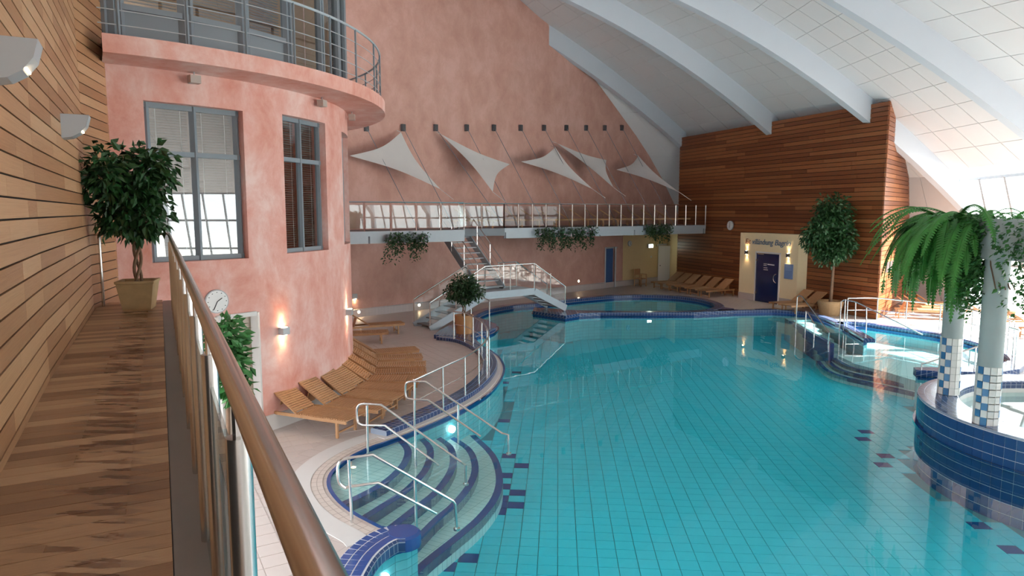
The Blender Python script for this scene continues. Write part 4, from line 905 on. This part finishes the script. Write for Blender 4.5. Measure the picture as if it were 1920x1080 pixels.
# ---------------------------------------------------------------- bridge and stair
b0 = Vector((-2.95, 23.95)); bd = Vector((.791, .612)); bn = Vector((-.612, .791)); BWd = 1.15; BZ = 1.17
brg = thing('footbridge', 'grey steel footbridge with steps at both ends over the water arm', 'bridge', (*b0, 0))
P = lambda s, o, z: Vector((*(b0+bd*s+bn*o), z))
path = [(.05, .0), (2.45, BZ-.13), (4.85, BZ-.13), (6.55, .22)]
for o in (0, BWd):
    for (s0, z0), (s1, z1) in zip(path, path[1:]): MB().beam(P(s0, o, z0+.02), P(s1, o, z1+.02), .05, .27).build('stringer', M['bluegrey'], brg)
MB().beam(P(2.35, BWd/2, BZ-.03), P(4.95, BWd/2, BZ-.03), BWd-.04, .05).build('deck_plate', M['bluegrey'], brg)
for i in range(6):
    t = (i+.6)/6; MB().beam(P(.1+2.3*t, .03, .02+(BZ-.05)*t-.03), P(.1+2.3*t, BWd-.03, .02+(BZ-.05)*t-.03), .33, .035).build('step', M['gutter'], brg)
    t = (i+.5)/6; MB().beam(P(4.95+1.55*t, .03, BZ-.06-.9*t), P(4.95+1.55*t, BWd-.03, BZ-.06-.9*t), .26, .035).build('step', M['gutter'], brg)
for o in (0, BWd):
    q = [P(.05, o, 1.0), P(2.45, o, BZ+1.0), P(4.85, o, BZ+1.0), P(6.5, o, 1.15)]
    if o == 0:
        MB().tube([q[0]-Vector((0, 0, .05)), *q, q[3]-Vector((0, 0, .1))], .024, 8).build('handrail', M['steel'], brg)
        post = [(.05, 0), (1.15, .53), (2.45, BZ), (3.65, BZ), (4.85, BZ), (5.7, .73), (6.5, .13)]
    else:
        MB().tube(q[:2]+[P(2.5, o, BZ+1.0)], .024, 8).build('handrail', M['steel'], brg); MB().tube([P(3.9, o, BZ+1.0), q[2], q[3]], .024, 8).build('handrail', M['steel'], brg)
        post = [(.05, 0), (1.15, .53), (2.45, BZ), (3.95, BZ), (4.85, BZ), (6.5, .13)]
    for s, z in post: MB().beam(P(s, o, z), P(s, o, z+1.0), .035, .035).build('post', M['steel'], brg)
    for (s0, z0), (s1, z1) in zip(post, post[1:]):
        if o and s0 == 2.45: continue
        MB().add([P(s0+.05, o, z0+.14), P(s1-.05, o, z1+.14), P(s1-.05, o, z1+.93), P(s0+.05, o, z0+.93)], [(0, 1, 2, 3)]).build('glass_panel', M['glass'], brg)
st = thing('steel_stair', 'steep open steel stair rising from the bridge to the gallery', 'stairs', (-.75, 26.6, BZ))
sA, sB = Vector((-.80, 26.55, BZ)), Vector((-2.55, 28.95, GF-.05)); sd2 = (sB-sA).to_2d().normalized(); sw = Vector((sd2.y, -sd2.x, 0)); sw = sw if sw.x > 0 else -sw
for s in (-.58, .58): MB().beam(sA+sw*s, sB+sw*s, .05, .30).build('stringer', M['greypaint'] if s < 0 else M['bluegrey'], st)
for i in range(11):
    c = sA.lerp(sB, (i+.5)/11); MB().beam(c-sw*.55, c+sw*.55, .27, .04).build('tread', M['lampgrey'], st)
for s in (-.62, .62):
    MB().tube([sA+sw*s+Vector((0, 0, 1.0)), sB+sw*s+Vector((0, 0, 1.0))], .022, 7).build('handrail', M['steel'], st)
    for t in (.02, .34, .66, .98): c = sA.lerp(sB, t)+sw*s; MB().tube([c-Vector((0, 0, .1)), c+Vector((0, 0, 1.0))], .018, 6).build('post', M['steel'], st)
    for t in (.35, .65): MB().tube([sA+sw*s+Vector((0, 0, t)), sB+sw*s+Vector((0, 0, t))], .01, 5).build('rod', M['steel'], st)
# ---------------------------------------------------------------- pool handrails
HL = ['looped steel handrail at the pool steps, beside the thick blue kerb end', 'looped steel handrail in the middle of the round pool steps', 'looped steel handrail at the pool steps where the curved rail begins']
def fillet(l, k=3): return smooth_poly(l, k)
for nm, H in zip(HL, (H1, H2, H3)):
    t = thing('pool_handrail', nm, 'handrail', tuple(H[2][1]))
    top = fillet(H[0][:6], 3)+[Vector(p) for p in H[0][6:]]
    MB().tube(top, .021, 8).build('upper_rail', M['steel'], t, smooth=True); MB().tube(H[1], .021, 8).build('lower_rail', M['steel'], t, smooth=True)
    for q in H[2:4]: MB().tube(q, .021, 8).build('post', M['steel'], t, smooth=True)
    ep = MB().tube(H[4], .021, 8).build('end_post', M['steel'], t, smooth=True)
    e = Vector(H[4][-1]); MB().tube([e-Vector((0, 0, .02)), e+Vector((0, 0, .01))], .05, 12).build('foot_plate', M['steel'], ep)
cr = thing('curved_railing', 'long curved steel railing following the blue kerb beside the loungers', 'railing', tuple(CR[0]))
sp = smooth_poly([Vector(p) for p in CR], 5)
MB().tube([Vector(p)+Vector((0, 0, .9)) for p in sp], .021, 8).build('handrail', M['steel'], cr, smooth=True)
MB().tube([Vector(p)+Vector((0, 0, .48)) for p in sp], .012, 6).build('mid_rail', M['steel'], cr, smooth=True)
for p in CR[1:]: MB().tube([Vector(p), Vector(p)+Vector((0, 0, .9))], .019, 7).build('post', M['steel'], cr, smooth=True)
t = thing('handrail_loop', 'single steel handrail post at the tip of the blue platform under the bridge', 'handrail', (-.85, 24.0, .13))
MB().tube([(-.8, 23.9, .13), (-.8, 23.9, 1.05), (-.84, 24.0, 1.1), (-1.5, 25.5, 1.1), (-1.55, 25.6, 1.05), (-1.55, 25.6, .13)], .02, 7).build('tube_loop', M['steel'], t)
RSL = ['tall sloping steel handrail at the stair into the pool, nearest the cabin', 'low steel handrail in the middle of the stair into the pool', 'steel handrail group on the kerb between the stair and the round pool']
for lb, l in zip(RSL, RS):
    t = thing('stair_handrail', lb, 'handrail', tuple(l[0][0]))
    for k, q in enumerate(l): MB().tube(q, .022, 7).build('rail' if k == 0 else 'post', M['steel'], t, smooth=True)
rr = thing('curved_railing', 'curved steel railing with mid rail round the right hand round pool', 'railing', tuple(RR[0]))
sp = smooth_poly([Vector(p)+Vector((.12, .12, 0)) for p in RR], 5)
MB().tube([Vector(p)+Vector((0, 0, .95)) for p in sp], .022, 8).build('handrail', M['steel'], rr, smooth=True)
MB().tube([Vector(p)+Vector((0, 0, .5)) for p in sp], .014, 6).build('mid_rail', M['steel'], rr, smooth=True)
for p in RR: p = Vector(p)+Vector((.12, .12, 0)); MB().tube([p, p+Vector((0, 0, .95))], .02, 7).build('post', M['steel'], rr)
t = thing('kerb_handrail', 'short sloping steel handrail on the front kerb of the round pool', 'handrail', (10.7, 17.4, .14))
MB().tube([(10.65, 17.42, .14), (10.65, 17.42, .26), (10.75, 17.4, .29), (12.6, 17.3, .95), (13.2, 17.65, 1.0), (13.8, 18.3, 1.0), (13.95, 18.9, .98)], .022, 7).build('handrail', M['steel'], t)
for p, h in (((11.95, 17.3), .6), ((12.6, 17.3), .82), ((13.3, 17.72), .86)): MB().tube([(*p, .14), (*p, .12+h)], .02, 7).build('post', M['steel'], t)
# ---------------------------------------------------------------- columns, ring beam, fern and ivy
CT = [MB().box((0, 0, 0), (.012, .092, .138)).mesh('column_tile', M[k]) for k in ('whitecol', 'bluecol')]
for (cx, cy, zt, lb) in ((8.80, 13.46, 1.70, 'pale round column with blue and white tiled foot, under the big fern'), (8.23, 11.54, 1.55, 'pale round column with blue and white tiled foot, under the trailing ivy')):
    t = thing('column', lb, 'column', (cx, cy, RZ)); r = .185
    MB().lathe([(r-.008, RZ), (r-.008, zt), (r, zt+.01), (r, 3.40), (0, 3.40)], (cx, cy, 0), 28).build('shaft', M['concrete'], t, smooth=True)
    nr = 8; nc = 12
    for k in range(nr):
        for j in range(nc):
            a = 2*PI*(j+.5)/nc; blue = (j + 2*(k % 2)) % 4 == 0 if k % 2 else (j+1) % 4 == 0
            link('tile', CT[1 if blue else 0], t, loc=(cx+r*math.cos(a), cy+r*math.sin(a), RZ+.005+(zt-RZ)/nr*(k+.5)), rot=(0, 0, a))
rb = thing('ring_beam', 'pale curved concrete planter beam carried by the two columns', 'beam', (BC[0]-2.6, BC[1], 3.4))
MB().lathe([(2.35, 3.4), (2.95, 3.4), (2.95, 4.08), (2.85, 4.08), (2.85, 3.95), (2.45, 3.95), (2.45, 4.08), (2.35, 4.08), (2.35, 3.4)], (*BC, 0), 40, math.radians(143), math.radians(262)).build('beam_body', M['concrete'], rb, smooth=True)
def frond(p, d, L, W2, drop, rnd):
    m = MB(); d = Vector(d).normalized(); N = 34; spine = []; q = Vector(p); v = d.copy()
    for i in range(N+1):
        spine.append(q.copy()); q = q+v*(L/N); v = (v+Vector((0, 0, -drop/N*1.6))).normalized()
    m.tube(spine, .006, 4)
    for i in range(2, N):
        tn = (spine[i+1]-spine[i-1]).normalized(); sdv = tn.cross(Vector((0, 0, 1)))
        sdv = sdv.normalized() if sdv.length > .05 else Vector((1, 0, 0))
        w = W2*math.sin(PI*(.12+.86*i/N))**.8; up = sdv.cross(tn)
        for s in (-1, 1):
            a = spine[i]; e = a+sdv*s*w+tn*w*.25-Vector((0, 0, .25*w)); k = len(m.v); h = tn*(L/N)*.60
            m.v += [tuple(a-h), tuple(a+h), tuple(e+h*.3), tuple(e-h*.3)]; m.f.append((k, k+1, k+2, k+3))
    return m
fn = thing('boston_fern', 'large green fern with arching fronds spilling over the column head', 'fern', (8.75, 13.4, 4.0)); rnd = random.Random(21)
for i in range(92):
    b_ = math.radians(rnd.uniform(146, 183)); o = Vector((BC[0]+2.85*math.cos(b_)+rnd.gauss(0, .08), BC[1]+2.85*math.sin(b_)+rnd.gauss(0, .08), 4.05))
    a = rnd.uniform(PI*.80, PI*1.45); el = rnd.uniform(.0, .85); far = rnd.random() < .45
    frond(o, (math.cos(a)*math.cos(el), math.sin(a)*math.cos(el), math.sin(el)), rnd.uniform(1.3, 1.9) if far else rnd.uniform(1.2, 2.1), rnd.uniform(.09, .125), rnd.uniform(1.1, 1.9) if far else rnd.uniform(2.4, 4.5), rnd).build('frond', M['fern'], fn)
for i in range(22):
    a = rnd.uniform(0, 2*PI); el = rnd.uniform(.6, 1.2); o = Vector((8.95+rnd.gauss(0, .35), 12.7+rnd.gauss(0, .4), 4.02))
    frond(o, (math.cos(a)*math.cos(el), math.sin(a)*math.cos(el), math.sin(el)), rnd.uniform(.6, .95), .07, 2.0, rnd).build('frond', M['fern'], fn)
iv = thing('trailing_ivy', 'bright trailing ivy hanging between and beside the two columns', 'ivy', (8.35, 11.8, 4.0)); m = MB(); br_ = MB()
for i in range(170):
    a = math.radians(rnd.choice((rnd.uniform(181, 191), rnd.uniform(197, 224)))); rr_ = rnd.uniform(2.5, 3.05); p = Vector((BC[0]+rr_*math.cos(a), BC[1]+rr_*math.sin(a), 4.05+rnd.uniform(-.05, .12)))
    near = min(abs(math.degrees(a)-187), abs(math.degrees(a)-207)); l = (1.75 if near < 6 else .8)*rnd.uniform(.3, 1); out = Vector((math.cos(a), math.sin(a), 0))*rnd.uniform(.0, .25); pts = []
    for k in range(int(l/.035)):
        s = k*.035; pts.append((p+out*min(1, s*3)+Vector((rnd.gauss(0, .04), rnd.gauss(0, .04), -s)), Vector((math.cos(a), math.sin(a), -.2))))
    leaves(m, pts, .105, rnd, .2)
m.build('foliage', M['ivy'], iv, kind='stuff')
for i in range(5): MB().tube([(8.3+.05*i, 11.75, 4.05), (8.12+.03*i, 11.6, 3.7), (8.05+.05*i, 11.45, 3.3), (8.1+.08*i, 11.35, 2.9)], .012, 5).build('stem', M['bark'], iv)
# ---------------------------------------------------------------- cabin with the blue glass door
k0 = Vector((11.07, 33.13)); kd = Vector((1.46, -3.27)).normalized(); kn = Vector((kd.y, -kd.x)); KL = 3.58
if kn.x > 0: kn = -kn
K = lambda x, z, o=0: Vector((*(k0+kd*x+kn*o), z))
cb = thing('cabin', 'cream plastered sauna cabin built out from the timber wall', 'cabin', tuple(K(KL/2, 0)))
wallp = lambda x: (WA+WD*((k0+kd*x-WA).dot(WD))+WN*.01)
MB().prism([k0, k0+kd*KL, wallp(KL+.1), wallp(.2)], 0, 3.2).build('body', M['cream'], cb)
MB().beam(K(0, .16, .012), K(1.1, .16, .012), .02, .32).build('skirting', M['skirting'], cb); MB().beam(K(2.6, .16, .012), K(KL, .16, .012), .02, .32).build('skirting', M['skirting'], cb)
dd = MB().beam(K(1.16, 1.14, .03), K(2.52, 1.14, .03), .03, 2.26).build('door', M['navydoor'], cb)
for z in (.42, 1.95): MB().box(K(1.2, z, .06), (.06, .05, .09), math.atan2(kd.y, kd.x)).build('hinge', M['steel'], dd)
MB().tube([K(2.44+.0*i, 1.18+.20*math.cos(a), .07) + Vector((*(kd*-.17*math.sin(a)), 0)) for i, a in enumerate([PI*k/10 for k in range(11)])], .014, 6).build('handle', M['steel'], dd)
MB().beam(K(1.25, 2.24, .05), K(1.62, 2.24, .05), .03, .05).build('closer', M['steel'], dd)
for z, x0, x1 in ((1.80, 1.62, 1.82), (1.73, 1.62, 1.78), (1.62, 1.62, 1.86), (1.53, 1.62, 1.86)):
    x = x0; mt = MB()
    while x < x1: w_ = random.uniform(.03, .06); mt.beam(K(x, z, .0475), K(x+w_, z, .0475), .002, .03); x += w_+.006
    mt.build('lettering', M['white'], dd, kind='stuff')
MB().beam(K(1.86, 1.79, .0475), K(2.28, 1.78, .0475), .002, .05).build('label_strip', M['white'], dd)
f = MB(); f.beam(K(1.1, 0, .02), K(1.1, 2.32, .02), .06, .05, up=(kn.x, kn.y, 0)); f.beam(K(2.57, 0, .02), K(2.57, 2.32, .02), .06, .05, up=(kn.x, kn.y, 0)); f.beam(K(1.08, 2.32, .02), K(2.6, 2.32, .02), .05, .06); f.build('door_frame', M['white'], cb)
ip = thing('info_panel', 'blue information panel on the cabin wall beside the blue door', 'sign', tuple(K(3.1, 1.2, .02)))
ipb = MB().beam(K(2.86, 1.55, .02), K(3.34, 1.55, .02), .03, .66).build('board', M['panelblue'], ip)
for z in (1.80, 1.74, 1.68, 1.62): MB().beam(K(2.92, z, .036), K(3.28, z, .036), .002, .02).build('print_line', plain('print_blue', (.30, .42, .66), .5), ipb)
def text_mesh(name, s, size, mat, P0, dirx, nrm, shear=0, ext=.01, width=None, sp=1.0):
    cu = bpy.data.curves.new(name, 'FONT'); cu.body = s; cu.size = size; cu.shear = shear; cu.extrude = ext; cu.space_character = sp
    o = bpy.data.objects.new(name, cu); COL.objects.link(o); bpy.context.view_layer.update()
    me = bpy.data.meshes.new_from_object(o.evaluated_get(bpy.context.evaluated_depsgraph_get())); bpy.data.objects.remove(o)
    xs = [v.co.x for v in me.vertices]; w0 = max(xs)-min(xs); k = (width/w0) if width else 1
    ex, ez = Vector(dirx).normalized(), Vector((0, 0, 1))
    n_ = Vector(nrm).normalized()
    for v in me.vertices: c = v.co.copy(); v.co = Vector(P0)+ex*(c.x-min(xs))*k+ez*c.y+n_*c.z
    me.materials.clear(); me.materials.append(mat); return me
sg = thing('wall_lettering', 'dark blue italic lettering across the top of the cream cabin', 'sign', tuple(K(.39, 2.6, .02)))
for wd_, x0, wdt, mt in (('Eit', .36, .34, plain('sign_letter_rust', (.30, .11, .07), .6)), ('villándıung', .82, 1.30, M['signblue']), ('Bagrin', 2.22, .92, M['signblue'])):
    link('word', text_mesh('word', wd_, .36, mt, K(x0, 2.68, .014), (kd.x, kd.y, 0), (kn.x, kn.y, 0), .22, .008, wdt), sg)
def updown_lamp(label, p, n, group, e=7, up=True, size=(.10, .12, .16), mat='darkgrey', col=(1, .70, .40)):
    p, n = Vector(p), Vector(n).normalized(); t = thing('wall_lamp', label, 'wall lamp', tuple(p), 0, group); c = p+n*size[1]/2
    ho = MB().box(c, (size[1], size[0], size[2]), math.atan2(n.y, n.x)).build('housing', M[mat], t)
    for s in ((-1, 1) if up else (-1,)):
        MB().tube([c+Vector((0, 0, s*(size[2]/2-.004))), c+Vector((0, 0, s*(size[2]/2+.004)))], size[0]*.36, 10).build('lens', M['lamp'], ho)
        ld = bpy.data.lights.new('lamp_light', 'SPOT'); ld.energy = e; ld.color = col; ld.spot_size = math.radians(75); ld.spot_blend = .8; ld.shadow_soft_size = .03
        lo = bpy.data.objects.new('lamp_light', ld); COL.objects.link(lo); lo.location = c+Vector((0, 0, s*(size[2]/2+.02))); lo.rotation_euler = (0 if s < 0 else PI, 0, 0)
    return t
updown_lamp('small black lamp on the cabin wall, on the hinge side of the blue door', K(.48, 2.27), (kn.x, kn.y, 0), 'cabin wall lamps')
updown_lamp('small black lamp on the cabin wall above the blue information panel', K(3.05, 2.27), (kn.x, kn.y, 0), 'cabin wall lamps')
wl = WA+WD*5.75; updown_lamp('small black lamp on the timber wall above the shaded loungers', (wl.x, wl.y, 2.25), (WN.x, WN.y, 0), 'cabin wall lamps')
ta = lambda phi, z, o=0: tp(phi, z, TR+o)
tn_ = lambda phi: (math.cos(math.radians(phi)), -math.sin(math.radians(phi)), 0)
updown_lamp('grey half round lamp on the tower wall, near the beige door', ta(28, 1.90), tn_(28), 'tower wall lamps', 5, True, (.17, .13, .14), 'lampgrey')
updown_lamp('grey half round lamp at the edge of the tower above the loungers', ta(-1, 1.88), tn_(-1), 'tower wall lamps', 5, True, (.17, .13, .14), 'lampgrey')
q = onp(-.6, .0, .85); updown_lamp('grey lamp on the pink back wall just behind the tower', q, (PN.x, PN.y, 0), 'tower wall lamps', 3, False, (.17, .1, .2), 'lampgrey')
for p, lb in zip(PLAMP[1:], ('small round glowing lamp low in the pink wall just behind the tower', 'small round glowing lamp low in the pink wall beside the foot of the bridge', 'small round glowing lamp low in the pink wall near the blue service door')):
    p = Vector(p)+Vector((PN.x, PN.y, 0))*.03; n3 = Vector((PN.x, PN.y, 0)); t = thing('recessed_lamp', lb, 'wall lamp', tuple(p), 0, 'low lamps in the pink wall')
    MB().tube([p-n3*.03, p+n3*.012], .075, 14).build('bezel', M['steel'], t); MB().tube([p+n3*.01, p+n3*.02], .055, 14).build('lens', M['lamp'], t)
# quarter round lamps on the timber wall
for (pp, lb) in (((-4.92, 7.61, 4.99), 'white quarter round uplighter on the timber wall beside the fig'), ((-3.17, 4.26, 4.98), 'white quarter round uplighter on the timber wall over the gangway')):
    d = (PL[2]-PL[1]).normalized() if pp[1] > 5.6 else (PL[1]-PL[0]).normalized(); n = Vector((d.y, -d.x)); t = thing('wall_uplighter', lb, 'wall lamp', pp, 0, 'uplighters on the timber wall'); p = Vector(pp); pr = [(0, .26)]+[(.30*math.sin(a), .26-.26*math.cos(a) if False else .26-.26*math.cos(a)*1.0) for a in []]
    pr = [(0, 0), (.10, .02), (.18, .07), (.24, .15), (.27, .26), (0, .26)]; m = MB()
    for s in (-.13, .13): m.v += [tuple(p+Vector((*(n*x), z))+Vector((*(d*s), 0))) for x, z in pr]
    k = len(pr); m.f = [tuple(range(k)), tuple(reversed(range(k, 2*k)))]+[(i, i+k, (i+1) % k+k, (i+1) % k) for i in range(k)]
    m.build('shade', M['lampgrey'], t); MB().beam(p+Vector((*(n*.004), .13)), p+Vector((*(n*.012), .13)), .24, .24).build('back_plate', M['white'], t)
    MB().beam(p+Vector((*(n*.19+d*-.09), .088)), p+Vector((*(n*.19+d*.09), .088)), .02, .012).build('light_slot', M['lamp'], t)
# spots under the balcony
for phi, lb in ((44.8, 'small beige spot box under the balcony above the wide tower window'), (14.3, 'small beige spot box under the balcony above the narrower tower window'), (-7.3, 'small white spot box under the balcony at the edge of the tower')):
    c = tp(phi, 6.40, TR+.14); t = thing('spot_box', lb, 'spot lamp', tuple(c)); MB().box(c, (.14, .17, .13), -math.radians(phi)).build('housing', plain('beige_box', (.50, .42, .38), .5), t); MB().tube([c, c+Vector((0, 0, .13))], .012, 6).build('stem', M['lampgrey'], t)
def clock(label, p, n, r, mins):
    p, n = Vector(p), Vector(n).normalized(); t = thing('wall_clock', label, 'clock', tuple(p)); sd = Vector((n.y, -n.x, 0)) * -1
    MB().tube([p, p+n*.05], r, 28).build('case', M['lampgrey'], t); dl_ = MB().tube([p+n*.05, p+n*.054], r*.92, 28).build('dial', M['white'], t)
    for l, a in ((.5, mins[0]), (.75, mins[1])): MB().beam(p+n*.06, p+n*.06+(sd*math.sin(a)+Vector((0, 0, 1))*math.cos(a))*r*l, .014, .01).build('hand', M['black'], dl_)
    for i in range(12):
        a = PI*i/6; q = p+n*.058+(sd*math.sin(a)+Vector((0, 0, 1))*math.cos(a))*r*.78; MB().box(q, (.012, .012, .012)).build('mark', M['black'], dl_)
clock('round white clock on the pink tower above the beige door', ta(42.3, 2.62, .0), tn_(42.3), .21, (1.0, 3.6))
clock('round white clock on the timber wall above the shaded loungers', (WA+WD*4.7).to_3d()+Vector((0, 0, 3.5))+Vector((*(WN*.0), 0)), (WN.x, WN.y, 0), .24, (3.4, .1))
clock('small round clock on the yellow wall beside the blue service door', onp(17.0, .04, 2.4), (PN.x, PN.y, 0), .16, (.5, 2.4))
# doors and small things at the pink wall
bdz = thing('door_2', None, None, kind='structure', loc=tuple(onp(15.2, 0, 0))); bdz['label'] = 'blue service door in the pink wall'
c0, c1 = onp(14.95, .02), onp(15.55, .02); MB().beam(c0+Vector((0, 0, 1.1)), c1+Vector((0, 0, 1.1)), .04, 2.15).build('door_leaf', M['bluepaint'], bdz)
f = MB(); f.beam(onp(14.9, .03, 0), onp(14.9, .03, 2.25), .09, .06); f.beam(onp(15.75, .03, 0), onp(15.75, .03, 2.25), .3, .08); f.beam(onp(14.88, .03, 2.22), onp(15.9, .03, 2.22), .07, .08); f.build('door_frame', M['lampgrey'], bdz)
wdr = thing('door_3', None, None, kind='structure', loc=tuple(onp(20.2, 0, 0))); wdr['label'] = 'white door standing ajar in the yellow nook'
MB().beam(onp(19.75, .08, 1.1), onp(20.55, .5, 1.1), .045, 2.15).build('door_leaf', M['white'], wdr); MB().box(onp(19.85, .16, 1.0), (.05, .05, .05)).build('door_handle', M['darkgrey'], wdr); MB().beam(onp(19.7, .06, 2.24), onp(20.6, .06, 2.24), .05, .1).build('door_head', M['white'], wdr)
ex = thing('exit_sign', 'small glowing green and white exit sign above the white door', 'sign', tuple(onp(18.9, .1, 2.2)))
MB().box(onp(18.9, .1, 2.2), (.10, .42, .22), math.atan2(PN.y, PN.x)).build('box', M['lampgrey'], ex); MB().box(onp(18.9, .16, 2.2), (.02, .38, .18), math.atan2(PN.y, PN.x)).build('lit_face', M['exitlight'], ex)
sw_ = thing('switch_plate', 'small white switch plates on the yellow wall', 'switch', tuple(onp(19.1, .04, 1.55))); MB().box(onp(19.1, .045, 1.55), (.02, .1, .1), math.atan2(PN.y, PN.x)).build('plate', M['white'], sw_)
ch = thing('armchair', 'wooden armchair standing alone before the yellow wall', 'chair', tuple(onp(17.2, .7, 0)), math.atan2(PN.y, PN.x))
def loc_build(mb, name, mat, par): return mb.build(name, mat, par, world=False)
loc_build(MB().box((0, 0, .44), (.5, .52, .05)), 'seat', M['teak'], ch); loc_build(MB().box((-.24, 0, .80), (.04, .50, .34)), 'backrest', M['teak'], ch)
for x in (-.23, .23):
    for y in (-.24, .24): loc_build(MB().box((x, y, .33 if x > 0 else .48), (.045, .045, .66 if x > 0 else .96)), 'leg', M['teak'], ch)
for y in (-.24, .24): loc_build(MB().box((0, y, .67), (.52, .06, .03)), 'armrest', M['teak'], ch)
for x in (-.23, .23): loc_build(MB().box((x, 0, .14), (.03, .5, .03)), 'stretcher', M['teak'], ch)
wb = thing('white_bin', 'white cylindrical planter at the foot of the roof rib', 'planter', (20.2, 28.1, 0)); MB().lathe([(0, 0), (.26, 0), (.3, .7), (.27, .7), (.25, .6), (0, .6)], (20.2, 28.1, 0), 18).build('body', M['white'], wb, smooth=True)
cover = thing('wall_switch', 'small grey switch plates on the sunlit timber side wall', 'switch', (SA.x+SDv.x*1.6, SA.y+SDv.y*1.6, 2.0))
for i in range(3): c = SA+SDv*(1.1+.55*i)+SN*.02; MB().beam((c.x, c.y, 1.78), (c.x, c.y, 2.2), .12, .03, up=(SDv.x, SDv.y, 0)).build('plate', M['lampgrey'], cover)
